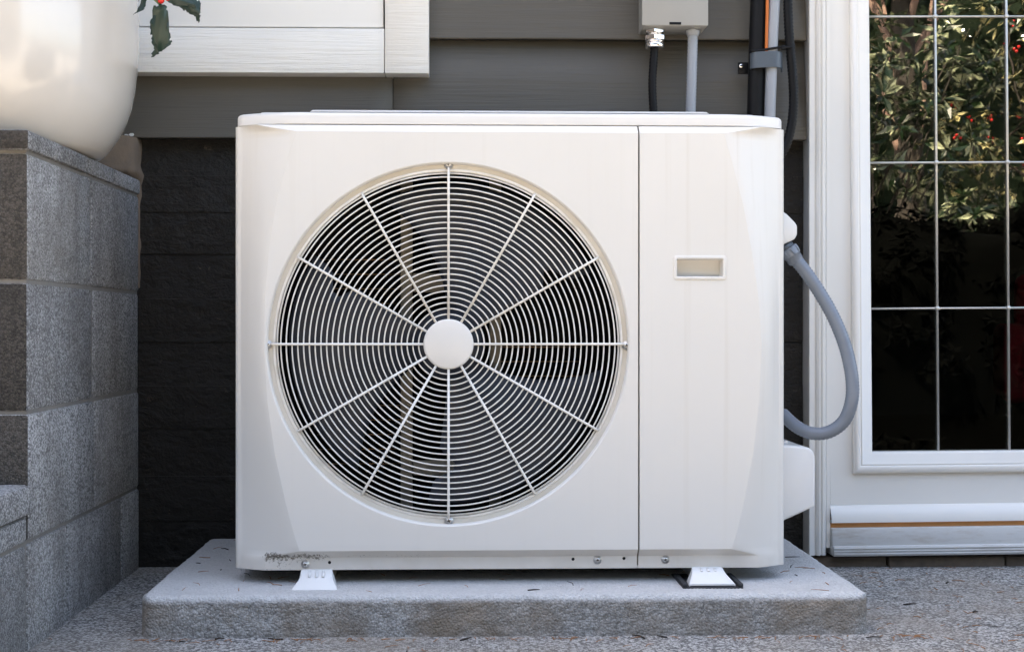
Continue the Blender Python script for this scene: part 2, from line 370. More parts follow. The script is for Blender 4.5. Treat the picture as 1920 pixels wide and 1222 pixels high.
# ------------------------------------------------------------------ house
YW = 2.54                      # foundation face
def build_house():
    h = empty('house', (0, YW, 0), 'dark grey clapboard house wall with white trim and a glazed door', 'house')
    off = Vector((0, YW, 0))
    def part(mb, name, m, parent=h, **k):
        mb.v = [(x, y - YW, z) for x, y, z in mb.v]
        return mb.build(name, m, parent, **k)
    xc = X(1517, 2.5)              # left edge of the door casing
    zs0 = Z(262, 2.52); e = Z(75, 2.52) - zs0
    # board-marked foundation, each cast board a hair in or out of the next
    mb = MB(); zz = [-.3, Z(975, YW), Z(890, YW), Z(803, YW), Z(722, YW), Z(642, YW), Z(560, YW), Z(478, YW), Z(400, YW), Z(330, YW), zs0 + .03]
    prof = []
    for i, (a, b) in enumerate(zip(zz[:-1], zz[1:])):
        d = [.0, .0012, .0, .001, -.0004, .0008, -.0006, .0008, .002, .0004][i]
        prof += [(YW - d, a + .0015), (YW - d, b - .0015), (YW - d + .0012, b - .0005), (YW - d + .0012, b + .0005)]
    xs = np.concatenate([np.linspace(-5, -1.0, 20)[:-1], np.linspace(-1.0, xc - .002, 190)])
    rows = []
    for (yy, z) in prof:
        rows.append([(x, yy + .003 * mnoise.noise((x * 9, z * 9, 1)) + .0018 * mnoise.noise((x * 31, z * 31, 4)), z + .0012 * mnoise.noise((x * 11, z * 3, 5))) for x in xs])
    mb.grid(rows, False)
    mb.box(-5, xc - .002, YW + .01, YW + .25, -.3, zs0 + .03)
    part(mb, 'foundation', M['foundation'], angle=35, fixn=False)
    # clapboards
    def board(x0, x1, k, zlo=None):
        z0 = zs0 + k * e; z1 = z0 + e + .02; g = MB()
        lo, hi = 2.508, 2.530
        n = max(2, int((x1 - x0) / .05)); rows = []
        for (yy, z) in ((lo + .018, z0), (lo + .0015, z0), (lo, z0 + .002), (lo + (hi - lo) * .5, (z0 + z1) / 2), (hi, z1)):
            rows.append([(x, yy + .0012 * mnoise.noise((x * 3, k * 7.3, z * 4)), z + .0016 * mnoise.noise((x * 4, k * 3.1, 0))) for x in np.linspace(x0, x1, n)])
        g.grid(rows, False)
        o = part(g, 'siding_board', M['siding'], fixn=False); o.data.set_sharp_from_angle(angle=R(40))
        mod = o.modifiers.new('thick', 'SOLIDIFY'); mod.thickness = .012; mod.offset = -1
        return o
    xj = X(737, 2.52)
    board(-4.9, xj - .0008, 0); board(xj + .0008, xc - .003, 0)
    for k in range(1, 6):
        board(-4.9, xc - .003, k)
    top_b = zs0 + 6 * e
    mb = MB().box(-5, xc - .003, 2.545, 2.75, zs0 + .031, top_b); part(mb, 'sheathing', M['siding'])
    mb = MB().box(-5, 6, 2.515, 2.75, top_b + .003, 2.84); part(mb, 'upper_wall', M['siding'])
    mb = MB(); prf = [(2.15, 2.70), (6.5, 4.46), (6.5, 4.58), (2.15, 2.82)]
    mb.add([(x, y, z) for x in (-5.3, 6.3) for y, z in prf], [(0, 1, 2, 3), (7, 6, 5, 4), (0, 4, 5, 1), (1, 5, 6, 2), (2, 6, 7, 3), (3, 7, 4, 0)]); part(mb, 'roof', M['roof'])
    part(MB().box(-5.3, 6.3, 2.125, 2.149, 2.66, 2.83), 'fascia_board', M['white_trim'])
    mb = MB().box(2.0, 6, 2.515, 2.75, -.3, top_b); part(mb, 'right_wall', M['siding'])
    # added brown timber block at the left, out of view, to cut the light
    part(MB().box(-1.75, -1.39, 1.45, 2.505, -.3, 2.35), 'added_wing_core', M['added_timber'])
    zq = .02
    while zq < 2.2:
        part(MB().box(-1.395, -1.368, 1.44, 2.5, zq, zq + .142), 'added_wing_board', M['added_timber'], bevel=.003, seg=1); zq += .148
    part(MB().box(-2.4, -.80, 1.25, 2.12, 2.37, 2.45), 'added_wing_roof', M['roof'])  # added unseen roof, shades the pot and siding at the left
    # hatch: white panel with trim boards, far left
    yt = 2.478
    z_b = Z(138, yt); z_t = Z(54.5, yt); x_r0 = X(721, yt); x_r1 = X(804, yt)
    def wavybox(x0, x1, y0, y1, z0, z1): return MB().box(x0, x1, y0, y1, z0, z1)
    o = part(wavybox(-1.6, x_r0 - .0006, yt + .002, 2.535, z_b, z_t), 'bottom_trim_board', M['white_trim'], bevel=.0015)
    o = part(wavybox(x_r0 + .0006, x_r1, yt, 2.535, z_b - .0005, 1.75), 'side_trim_board', M['white_trim'], bevel=.0015)
    o = part(wavybox(-1.6, x_r0 - .003, yt + .006, 2.535, z_t + .0035, 1.74), 'hatch_panel', M['white_panel'], bevel=.001)
    part(MB().box(-1.55, x_r0 + .01, yt + .02, 2.53, z_t - .01, 1.7), 'hatch_backing', M['dark_inner'])
    # paint chips where the lowest clapboard ends
    for (px, py, s) in ((237, 254, 5), (247, 253, 7), (243, 258, 3)):
        c = at(px, py, 2.5075)
        part(MB().prism([(c.x + s * .0011 * math.cos(a) * random.uniform(.6, 1.2), c.z + s * .0005 * math.sin(a)) for a in np.linspace(0, 6.28, 7)[:-1]], 2.5055, 2.512), 'paint_chip', M['white_panel'])
    # ---- door casing: moulded profile run straight up
    zb = Z(1045, 2.49); yc = 2.499
    def PX(px): return X(px, yc)
    pr = [(1517, .06), (1517, .002), (1518, 0), (1527, 0), (1528, .004), (1530, .004), (1531, 0), (1536, -.003), (1538, 0), (1539, .005), (1541, .005), (1543, .001), (1547, .001), (1550, .006), (1551, .06)]
    rows = [[(PX(p), yc + d, z) for p, d in pr] for z in (zb, 2.32)]
    mb = MB().grid(rows, False); mb.add([(PX(p), yc + d, zb) for p, d in pr], [tuple(range(len(pr)))])
    part(mb, 'door_casing', M['door'], fixn=True)
    part(MB().box(PX(1551) + .0005, PX(1559), 2.507, 2.60, Z(1030, 2.5), 2.32), 'door_jamb', M['door'])
    part(MB().box(xc + .001, 2.0, 2.56, 2.75, 2.30, top_b + .002), 'door_header', M['siding'])
    part(MB().box(PX(1517), 2.02, yc, 2.56, 2.322, 2.42), 'head_casing', M['door'], bevel=.002)
    # ---- threshold under the door, runs level but settles a little to the left
    x0 = X(1559, 2.5); x1 = 1.9
    ROLL = -R(.55)
    def roll(o, piv):
        mt = Matrix.Translation(piv) @ Matrix.Rotation(ROLL, 4, 'Y') @ Matrix.Translation(-piv); o.data.transform(mt)
    piv = Vector((x0, 0, Z(980, 2.5)))
    def zz_(py, Y): return Z(py, Y)
    ys = 2.487
    o = part(MB().prism([(0, 0)] * 0 or [(x0, zz_(1046, ys)), (x1, zz_(1046, ys)), (x1, zz_(1027, ys)), (x0, zz_(1027, ys))], ys, 2.6), 'sill_nosing', M['sill'], bevel=.002); roll(o, piv)
    for k in range(3):
        zc = zz_(1031 + k * 5.2, ys); o = part(MB().box(x0 + .001, x1, ys - .0022, ys + .002, zc - .0016, zc + .0016), 'sill_flute', M['sill'], bevel=.001); roll(o, piv)
    o = part(MB().prism([(x0, zz_(1026.5, ys + .008)), (x1, zz_(1026.5, ys + .008)), (x1, zz_(993, ys + .008)), (x0, zz_(993, ys + .008))], ys + .008, 2.6), 'sill_board', M['sill'], bevel=.002); roll(o, piv)
    o = part(MB().box(x0, x1, 2.508, 2.6, zz_(993, 2.508), zz_(982, 2.508)), 'wooden_strip', M['orange_wood'], bevel=.001); roll(o, piv)
    g = MB(); rows = []
    for (d, py) in ((.07, 981.5), (.0, 981.5), (.0, 973), (.006, 966), (.012, 955), (.028, 950), (.07, 950)):
        rows.append([(x, 2.4985 + d * .6, zz_(py, 2.505)) for x in (x0, x1)])
    o = part(g.grid(rows, False), 'door_sweep', M['door'], angle=50); roll(o, piv)
    # damp brick strip in the shadow under the sill
    xx = x0 - .06
    i = 0
    while xx < 2.0:
        w = random.uniform(.09, .26)
        part(MB().box(xx, xx + w - .004, 2.508 + random.uniform(0, .012), 2.6, -.05, Z(1048, 2.5) - .001), 'brick', M['brown_brick'], bevel=.004); xx += w
    part(MB().box(x0 - .07, 2.0, 2.53, 2.62, -.3, Z(1046, 2.5) - .003), 'brick_bed', M['mortar'])
    # ---- the door leaf, a part with glass, cames and beads
    yd = 2.515
    dl = empty('door'); dl.parent = h; dl.location = (x0, yd - YW, Z(950, yd)); dl.rotation_euler = (0, -R(.4), 0)
    O = Vector((x0, yd, Z(950, yd)))
    def dpart(mb, name, m, **k):
        mb.v = [(x - O.x, y - O.y, z - O.z) for x, y, z in mb.v]; return mb.build(name, m, dl, **k)
    gx0 = X(1630, 2.535); pitch = X(1891, 2.535) - X(1758, 2.535); vx = [gx0, X(1758, 2.535), X(1891, 2.535), X(1891, 2.535) + pitch, X(1891, 2.535) + 2 * pitch]
    zg0 = Z(846, 2.535, 1650); hz = [Z(579.5, 2.535, 1750), Z(307, 2.535, 1750), Z(34, 2.535, 1750)]; step = hz[2] - hz[1]
    zr = [zg0] + hz + [hz[2] + step, hz[2] + 2 * step]
    zt = zr[-1]; gx1 = vx[-1]; xo0 = X(1601, 2.505); fb = gx0 - xo0
    # slab: stiles and rails
    dpart(MB().box(O.x + .003, gx0 - .001, yd, yd + .045, O.z + .002, zt + .16), 'hinge_stile', M['door'])
    dpart(MB().box(gx1 + .001, gx1 + .13, yd, yd + .045, O.z + .002, zt + .16), 'lock_stile', M['door'])
    dpart(MB().box(gx0 - .001, gx1 + .001, yd, yd + .045, O.z + .002, zg0 - .001), 'bottom_rail', M['door'])
    dpart(MB().box(gx0 - .001, gx1 + .001, yd, yd + .045, zt + .001, zt + .16), 'top_rail', M['door'])
    # moulded bead frame mitred round the glass
    prof = [(0, 0), (0, -.010), (.004, -.013), (.012, -.013), (.016, -.010), (.019, -.011), (.026, -.007), (fb - .003, -.004), (fb, .0), (fb, .022)]
    def ring(d): return [(xo0 + d, zg0 - fb + d), (gx1 + fb - d, zg0 - fb + d), (gx1 + fb - d, zt + fb - d), (xo0 + d, zt + fb - d)]
    rows = [[(x, yd + dy, z) for x, z in ring(d)] for d, dy in prof]
    dpart(MB().grid(rows, False, closeu=True), 'glass_frame', M['door'], angle=45)
    for i in range(4):
        for j in range(5):
            a, b, c, d = vx[i], vx[i + 1], zr[j], zr[j + 1]
            o = dpart(MB().box(a, b - .0004, yd + .017, yd + .020, c, d - .0004), 'pane', M['glass'])
            o.data.transform(Matrix.Translation(Vector(((a + b) / 2 - O.x, .018, (c + d) / 2 - O.z))) @ Matrix.Rotation(R(random.uniform(-.05, .05)), 4, 'X') @ Matrix.Rotation(R(random.uniform(-.05, .05)), 4, 'Z') @ Matrix.Translation(-Vector(((a + b) / 2 - O.x, .018, (c + d) / 2 - O.z))))
    w = .0027
    for x in vx[1:-1]:
        dpart(MB().tube([(x, yd + .0145, zr[0]), (x, yd + .0145, zr[-1])], w, 8), 'upright_came', M['came'])
    for z in zr[1:-1]:
        dpart(MB().tube([(vx[0], yd + .0155, z), (vx[-1], yd + .0155, z)], w * .85, 8), 'level_came', M['came'])
        for x in vx[1:-1]:
            dpart(MB().lathe([(.0, -.005), (.004, -.0045), (.0052, -.002), (.005, .002)], (x, yd + .0145, z), 10, 'y'), 'solder_joint', M['came'])
    dpart(MB().box(gx1 + .05, gx1 + .08, yd - .012, yd, O.z + .85, O.z + 1.05), 'lock_plate', M['came'], bevel=.003)
    # the dim room behind
    rx0, rx1, ry0, ry1 = .72, 4.4, 2.76, 6.0
    part(MB().box(rx0, rx1, 2.62, ry1, -.05, .06), 'room_floor', M['chair_wood'])
    part(MB().box(rx0, rx1, ry1, ry1 + .1, .06, 2.6), 'room_back_wall', M['room'])
    part(MB().box(rx0 - .1, rx0, 2.756, ry1, .0, 2.6), 'room_side_wall', M['room'])
    part(MB().box(rx1, rx1 + .1, 2.756, ry1, .0, 2.6), 'room_side_wall', M['room'])
    part(MB().box(rx0 - .1, rx1 + .1, 2.756, ry1 + .1, 2.603, 2.7), 'room_ceiling', M['room'])
    return h
house = build_house()

def build_armchair():  # added chair, gives the red patch in the glass
    c = at(1960, 640, 4.4); t = empty('armchair', (c.x + .18, 4.4, .0601), 'red armchair added in the room for the red patch in the door glass', 'chair')
    t.rotation_euler = (0, 0, R(-20)); t.scale = (.78, .78, .78)
    MB().box(-.3, .3, -.28, .3, .22, .42).build('seat', M['red_cloth'], t, bevel=.05, seg=4)
    MB().box(-.32, .32, .22, .38, .40, .86).build('backrest', M['red_cloth'], t, bevel=.06, seg=4)
    for s in (-1, 1):
        MB().box(min(s * .31, s * .42), max(s * .31, s * .42), -.28, .34, .22, .6).build('armrest', M['red_cloth'], t, bevel=.04, seg=4)
        for y in (-.22, .26):
            MB().tube([(s * .32, y, .0), (s * .3, y, .23)], [.016, .024], 8).build('leg', M['chair_wood'], t)
build_armchair()

# ------------------------------------------------------------------ block wall at the left
XB = -.696
def build_block_wall():
    w = empty('block_wall', (XB, 2.2, 0), 'grey concrete block wall under the white planter, stepping down at the front', 'wall')
    off = Vector((XB, 2.2, 0))
    def blk(name, x0, x1, y0, y1, z0, z1, bev=.005, m='block'):
        mb = MB().box(x0 - off.x, x1 - off.x, y0 - off.y, y1 - off.y, z0, z1)
        o = mb.build(name, M[m], w, bevel=bev, seg=2)
        return o
    zj = [0, .1725, .3795, .5895, .7965, .8335]; yn, yf = 1.886, 2.534; xb = -1.30; g = .0030
    j = lambda: random.uniform(-.0012, .0012)
    def course(z0, z1, ys, name='block', dx=0, x0=xb):
        for a, b in zip(ys[:-1], ys[1:]):
            o = blk(name, x0, XB + j() + dx, a + g, b - g, z0 + g, z1 - g * .8)
            if abs(a - yn) < .02 and z1 > .19:          # front faces at the wall end take a darker, browner block colour
                o.data.materials.append(M['end_block'])
                for f in o.data.polygons:
                    if f.normal.y < -.8: f.material_index = 1
    course(zj[0] - .1, zj[1], [1.886, 2.075, 2.404, yf])
    course(zj[1], zj[2], [yn, 2.229, yf]); course(zj[2], zj[3], [yn, 2.219, yf], dx=-.0015); course(zj[3], zj[4], [yn, 2.21, yf])
    course(zj[4], zj[5], [yn - .008, 2.184, 2.348, yf], 'cap_block', .003)
    # low forward part with its coping
    course(zj[0] - .1, zj[1], [.9, 1.27, 1.68, 1.886]); course(zj[1], .2165, [.9, 1.30, 1.70, 1.886])
    blk('coping_slab', -1.34, XB + .007, 1.35, 1.884, .2175, .2668, .008); blk('coping_slab', -1.34, XB + .007, .85, 1.345, .2175, .2668, .008)
    # mortar core, a little behind the faces
    mb = MB().box(xb + .02 - off.x, -.004, 1.893 - off.y, 2.528 - off.y, -.1, .829)
    mb.build('mortar_core', M['joint'], w); MB().box(xb + .02 - off.x, -.004, .91 - off.y, 1.8929 - off.y, -.1, .215).build('mortar_core', M['joint'], w)
    # crumbly mortar fillet between the cap and the house
    g_ = MB(); rows = []
    for k in range(30):
        z = .60 + (.918 - .60) * k / 29
        d = .001 + (.009 if z > .78 else .004) * mnoise.noise((z * 34, 2, 3)) + (.003 if z > .78 else 0)
        yy = 2.475 - off.y if z > .834 else 2.5255 - off.y
        rows.append([(-.30 if z > .834 else -.02, yy, z), (-.012 + d * .2, yy + .002 * mnoise.noise((z * 50, 7, 1)), z), (max(d, .0) * .8 - .002, min(yy + .03, 2.530 - off.y), z), (max(d, .0005), 2.5345 - off.y, z)])
    g_.grid(rows, True).build('mortar_fillet', M['mortar'], w)
    return w
build_block_wall()

# ------------------------------------------------------------------ planter and its plant
def build_planter():
    c = Vector((-.893, 2.195, .8338)); t = empty('planter', c, 'large cream glazed pot standing on the block wall', 'planter')
    prof = [(.0, 0), (.18, 0), (.206, .002), (.218, .009), (.231, .026), (.2445, .046), (.256, .07), (.2655, .098), (.2725, .135), (.277, .175), (.2795, .225), (.2795, .27), (.277, .305), (.274, .322)]
    MB().lathe(prof, n=96).build('body', M['pot'], t)
    MB().lathe([(.270, .320), (.284, .324), (.292, .332), (.295, .345), (.292, .358), (.282, .364), (.268, .362), (.258, .350), (.252, .30)], n=96).build('rim', M['pot'], t)
    MB().lathe([(.0, .325), (.12, .322), (.254, .312)], n=48).build('soil', M['soil'], t)
    return c
pc = build_planter()

OUT = [(300,6),(292,13),(287,10),(284,33),(280,40),(282,47),(279,60),(283,66),(281,77),(288,84),(283,93),(279,104),(292,99),(297,94),(305,89),(309,82),(314,81),(320,75),(315,71),(317,62),(312,56),(310,47),(314,40),(311,25),(312,12)]
def build_plant():
    root = Vector((pc.x + .14, pc.y - .08, pc.z + .322)); t = empty('holly_plant', root, 'dark green serrated leaves and red berries hanging over the pot rim', 'plant')
    # one leaf shape in leaf space: x across, y along, gently cupped; traced from the hanging leaf
    cx, cy = 298, 8
    O2 = []
    for i, (p, q) in enumerate(zip(OUT, OUT[1:] + OUT[:1])):
        O2.append(p); L = math.hypot(q[0] - p[0], q[1] - p[1])
        if L > 5:
            nx, ny = (q[1] - p[1]) / L, -(q[0] - p[0]) / L
            O2 += [(p[0] + (q[0] - p[0]) * .45 - nx * 1.6, p[1] + (q[1] - p[1]) * .45 - ny * 1.6), (p[0] + (q[0] - p[0]) * .6 + nx * 1.6, p[1] + (q[1] - p[1]) * .6 + ny * 1.6)]
    pts = [((x - cx) / 1000., (y - cy) / 1000.) for x, y in O2]
    def leaf_mesh(curl, fold):
        bm = bmesh.new()
        vs = [bm.verts.new((x, 0, -y)) for x, y in pts]
        f = bm.faces.new(vs); bmesh.ops.triangulate(bm, faces=[f]); bmesh.ops.subdivide_edges(bm, edges=bm.edges[:], cuts=2, use_grid_fill=True)
        for v in bm.verts:
            mid = .0 + .004 * math.sin(-v.co.z * 40)
            v.co.y = abs(v.co.x - mid) * fold + curl * v.co.z ** 2 * 8 + .0016 * math.sin(v.co.z * 210)
        me = bpy.data.meshes.new('leaf'); bm.to_mesh(me); bm.free(); me.materials.append(M['leaf_dark'])
        me.polygons.foreach_set('use_smooth', [True] * len(me.polygons)); return me
    m1, m2 = leaf_mesh(.3, .35), leaf_mesh(-.6, .5)
    def leaf(me, p, rot, s=1):
        o = obj('leaf', me, None, t); o.location = Vector(p) - root; o.rotation_euler = rot; o.scale = (s, s, s)
        md = o.modifiers.new('thick', 'SOLIDIFY'); md.thickness = .0007; return o
    a = at(299, 8, 2.06); leaf(m1, a, (0, 0, R(8)), .92)
    leaf(m2, at(314, -4, 2.08), (R(20), R(-84), R(25)), .5)
    leaf(m2, at(270, -14, 2.1), (R(10), R(14), R(-30)), .42)
    leaf(m1, at(318, -22, 2.12), (R(-20), R(-50), R(10)), .8)
    for k in range(16):
        q = random.uniform(-1.6, 2.2); rr = random.uniform(.12, .30)
        leaf(random.choice((m1, m2)), (pc.x + rr * math.cos(q), pc.y - rr * abs(math.sin(q)) * .6, pc.z + .40 + random.uniform(.0, .16)), (R(random.uniform(-70, 40)), R(random.uniform(-120, 120)), random.uniform(0, 6)), random.uniform(.7, 1.1))
    bz = at(302, 1, 2.055)
    for d in ((0, 0, 0), (.010, .004, .006), (-.007, .005, .009)):
        MB().lathe([(0, -.0062), (.0034, -.005), (.006, -.0015), (.006, .0018), (.0034, .005), (0, .006)], Vector(bz) - root + Vector(d), 12).build('berry', M['berry'], t)
    for tgt in (a, at(316, -2, 2.08), at(302, 0, 2.06), at(318, -22, 2.12)):
        p0 = Vector((0, 0, -.002)); p3 = tgt - root; mid = (p0 + p3) / 2 + Vector((0, 0, .06))
        MB().tube(catmull([p0, mid, p3], 8), .0022, 6).build('stem', M['stem'], t)
    for k in range(7):
        q = random.uniform(0, 6.28); p3 = Vector((.16 * math.cos(q), .12 * math.sin(q), .16)); MB().tube(catmull([(0, 0, -.002), p3 * .5 + Vector((0, 0, .05)), p3], 6), .003, 6).build('stem', M['stem'], t)
build_plant()

# ------------------------------------------------------------------ concrete pad
def build_pad():
    x0, x1 = X(262, 1.97), X(1630, 1.97); y0, y1 = 1.962, 2.505; zt = ZPAD
    cx, cy, cz = (x0 + x1) / 2, (y0 + y1) / 2, zt / 2; hx, hy, hz = (x1 - x0) / 2, (y1 - y0) / 2, zt / 2 + .004
    st = .007; mb = MB(); r = .013
    def face(fn, nu, nv): mb.grid([[fn(-1 + 2 * i / nu, -1 + 2 * k / nv) for i in range(nu + 1)] for k in range(nv + 1)], True)
    NX, NY, NZ = int(2 * hx / st), int(2 * hy / st), int(2 * hz / .0045)
    face(lambda u, v: (u * hx, v * hy, hz), NX, NY)
    face(lambda u, v: (u * hx, -hy, v * hz), NX, NZ); face(lambda u, v: (u * hx, hy, v * hz), NX // 6, NZ)
    face(lambda u, v: (-hx, u * hy, v * hz), NY, NZ); face(lambda u, v: (hx, u * hy, v * hz), NY, NZ)
    out = []
    for p in mb.v:
        # corners of the plan are softly rounded, and the arris is worn
        px, py, pz = p
        rc = .028
        qx = max(-hx + rc, min(hx - rc, px)); qy = max(-hy + rc, min(hy - rc, py))
        d = Vector((px - qx, py - qy)); L = d.length
        if L > rc: px, py = qx + d.x / L * rc, qy + d.y / L * rc
        rr = r + .004 * mnoise.noise((p[0] * 14, p[1] * 14, 3.3))
        ix = max(-hx + rr, min(hx - rr, px)); iy = max(-hy + rr, min(hy - rr, py)); iz = min(hz - rr, pz)
        d = Vector((px - ix, py - iy, pz - iz)); L = d.length
        top = p[2] > hz - 1e-4
        if L > 1e-6: 
            k = rr / L if L > rr else 1
            px, py, pz = ix + d.x * k, iy + d.y * k, iz + d.z * k
        side = (1 - max(0, (pz - (hz - .012)) / .012)) if not top or abs(p[1] + hy) < .02 else 0
        n1 = mnoise.noise((p[0] * 95, p[1] * 95, p[2] * 95)) * .0028 + mnoise.noise((p[0] * 28, p[1] * 28, p[2] * 28 + 4)) * .0018
        if p[1] < -hy + .015: py -= n1 * (.4 + .6 * max(0, side))
        elif abs(p[0]) > hx - .015: px += math.copysign(n1, p[0])
        else: pz += n1 * .2
        if top and p[1] < -hy + .02: pz += n1 * .35
        out.append((px, py, pz))
    mb.v = out
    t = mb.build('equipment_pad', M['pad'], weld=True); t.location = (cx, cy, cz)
    tag(t, 'rough concrete slab lying on the ground under the heat pump', 'slab')
build_pad()

# ------------------------------------------------------------------ heat pump
YF = 2.037; SC = F / YF
def build_heat_pump():
    base = at(956, 611, YF); t = empty('heat_pump', (base.x, YF, ZPAD), 'cream outdoor heat pump unit with large round fan grille', 'heat pump')
    t.rotation_euler = (0, 0, R(.45))
    zc = CAMZ - ZPAD
    def lx(px, d=0): return (px - 956) / F * (YF + d) + d * (956 - 870) / F
    def lz(py, d=0): return (611 - py) / F * (YF + d) + zc
    DE = .036; WID = .326
    pyT, pyC, pyB, pyS, pyE = 236, 248, 1031, 1043, 1066
    Lb = ([pyT, 239, 248, 300, 380, 470, 560, 650, 750, 850, 940, 1000, 1031, 1043, 1066], [485, 500, 558, 541, 520, 506, 499, 497, 503, 517, 537, 553, 563, 499, 499])
    Rb = (Lb[0], [1430, 1415, 1360, 1375, 1396, 1413, 1426, 1432, 1427, 1416, 1399, 1385, 1374, 1424, 1424])
    d0 = ([pyT, pyC, pyB, pyS, pyE], [.012, 0, 0, .015, .015])
    pys = sorted(set([pyT, 239, 242, 245, 248] + list(np.linspace(248, 1031, 70)) + [1031, 1034, 1037, 1040, 1043, 1050, 1058, 1066]))
    xe = {-1: lx(443, DE), 1: lx(1476.5, DE)}
    def facet_rows(side):
        b = Lb if side < 0 else Rb; rows = []
        rc = .010
        for py in pys:
            dd = interp(*d0, py); xb = lx(interp(b[0], b[1], py), dd); xq = xe[side] - side * rc
            # soft corner at the very bottom of the panel
            lift = 0
            row = []
            for k in range(15):
                s = k / 14.; x = xb + (xq - xb) * s
                y = dd + (DE - dd) * (s ** 1.25 * .9 + .1 * s * s)
                row.append((x, y, lz(py, y)))
            for k in range(1, 6):
                a = k / 5 * math.pi / 2
                row.append((xq + side * rc * math.sin(a), DE + rc * (1 - math.cos(a)), row[14][2]))
            # level the row: the sheet has one height, seen straight on
            zrow = lz(py, dd)
            rows.append([(x, y, zrow) for x, y, z in row])
        return rows
    xs0, xs1 = lx(1197.6), lx(1200.6)
    cx, cz = lx(841), lz(645); RO = 341.5 / SC
    def plateau(mb, outline, holes):
        bm = bmesh.new(); edges = []
        for loop in [outline] + holes:
            vs = [bm.verts.new((x, 0, z)) for x, z in loop]
            for i in range(len(vs)): edges.append(bm.edges.new((vs[i], vs[(i + 1) % len(vs)])))
        bmesh.ops.triangle_fill(bm, edges=edges, use_beauty=True, use_dissolve=False)
        bm.verts.index_update()
        fs = []
        for f in bm.faces:
            ids = [v.index for v in f.verts]
            if f.normal.y > 0: ids.reverse()
            fs.append(tuple(ids))
        mb.add([tuple(v.co) for v in bm.verts], fs, False); bm.free()
    mid = [p for p in pys if pyC <= p <= pyB]
    circ = [(cx + RO * math.cos(q), cz + RO * math.sin(q)) for q in np.linspace(0, 2 * math.pi, 181)[:-1]]
    # ---- fan panel
    mb = MB(); fr = facet_rows(-1); mb.grid(fr, True, flip=False)
    lb = [(r[0][0], r[0][2]) for r, p in zip(fr, pys) if pyC <= p <= pyB]
    plateau(mb, lb + [(xs0, lb[-1][1]), (xs0, lb[0][1])], [circ])
    def bands(mb, rows, xi, x_side):
        top = [r[0] for r, p in zip(rows, pys) if p <= pyC]; bot = [r[0] for r, p in zip(rows, pys) if p >= pyB]
        for grp in (top, bot): mb.grid([[g, (xi, g[1], g[2])] for g in grp], False)
        lip = [(xi, r[0][1], r[0][2]) for r in rows]
        mb.grid([[p, (xi, p[1] + .012, p[2])] for p in lip], False)
    bands(mb, fr, xs0, -1)
    # recessed seat of the grille, turned in from the panel
    prof = [(RO, 0), (RO - .0022, .0012), (RO - .0034, .004), (RO - .0038, .010)]
    mb.lathe([(r, y) for r, y in prof], (cx, 0, cz), 180, 'y')
    ft = mb.build('front_panel', M['cream'], t, fixn=False)
    mb = MB(); mb.lathe([(RO - .0036, .0098), (RO - .014, .0108), (RO - .0160, .0135), (RO - .0168, .02), (RO - .0150, .045), (RO - .0090, .085)], (cx, 0, cz), 180, 'y')
    mb.build('fan_ring', M['ring'], t, fixn=False)
    # ---- service panel with its sunk handle
    mb = MB(); fr = facet_rows(1); mb.grid(fr, True, flip=True)
    rb = [(r[0][0], r[0][2]) for r, p in zip(fr, pys) if pyC <= p <= pyB]
    hx0, hx1, hz0, hz1 = lx(1271), lx(1358.5), lz(518), lz(485)
    def rrect(x0, x1, z0, z1, r, n=5):
        out = []
        for (ax, az, s) in ((x1 - r, z1 - r, 0), (x0 + r, z1 - r, 1), (x0 + r, z0 + r, 2), (x1 - r, z0 + r, 3)):
            for k in range(n): q = (s + k / (n - 1)) * math.pi / 2; out.append((ax + r * math.cos(q), az + r * math.sin(q)))
        return out
    plateau(mb, [(xs1, rb[0][1])] + rb + [(xs1, rb[-1][1])], [rrect(hx0, hx1, hz0, hz1, .0015)])
    bands(mb, fr, xs1, 1)
    mb.build('service_panel', M['cream'], t, fixn=False)
    # dark gap behind the seam
    MB().box(xs0 - .001, xs1 + .001, .0165, .019, lz(pyE) + .002, lz(pyT, .012) - .002).build('seam_strip', M['mount'], t)
    mb = MB(); loops = []
    for (ex, y) in ((.0062, .0004), (.0058, -.0012), (.0048, -.0018), (.0012, -.0018), (.0, -.0006), (-.0004, .004), (-.001, .026)):
        loops.append([(x, y, z) for x, z in rrect(hx0 - ex, hx1 + ex, hz0 - ex, hz1 + ex, .002 + max(0, ex * .55))])
    mb.grid(loops, True, closeu=True)
    n = len(loops[-1]); mb.add(loops[-1], [tuple(range(n))])
    mb.build('handle', M['cream'], t, angle=30)
    # ---- sides, back, floor
    zE, zT = lz(pyE, .015), lz(pyT, .012)
    for s in (-1, 1):
        MB().box(min(xe[s], xe[s] - s * .002), max(xe[s], xe[s] - s * .002), DE + .0103, WID, zE, zT).build('side_panel', M['cream'], t)
    mb = MB().box(xe[-1] + .003, xe[1] - .003, DE + .013, WID, zE + .0005, zE + .004).box(lx(515), lx(1405), .0158, DE + .0128, zE + .0005, zE + .004)
    for s in (-1, 1):
        tr = facet_rows(s)[0]; mb.grid([[(x, y, zT - .0004) for x, y, z in tr], [(x, .09, zT - .0004) for x, y, z in tr]], False)
    mb.add([(lx(480), .0125, zT - .0004), (lx(1435), .0125, zT - .0004), (lx(1435), .09, zT - .0004), (lx(480), .09, zT - .0004)], [(0, 1, 2, 3)]); mb.build('base_pan', M['cream'], t)
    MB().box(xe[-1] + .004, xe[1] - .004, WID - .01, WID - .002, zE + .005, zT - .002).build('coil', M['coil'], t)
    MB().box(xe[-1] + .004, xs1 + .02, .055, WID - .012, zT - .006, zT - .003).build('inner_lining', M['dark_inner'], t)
    MB().box(xs1 + .004, xs1 + .006, .03, WID - .012, zE + .006, zT - .008).build('divider', M['dark_inner'], t)
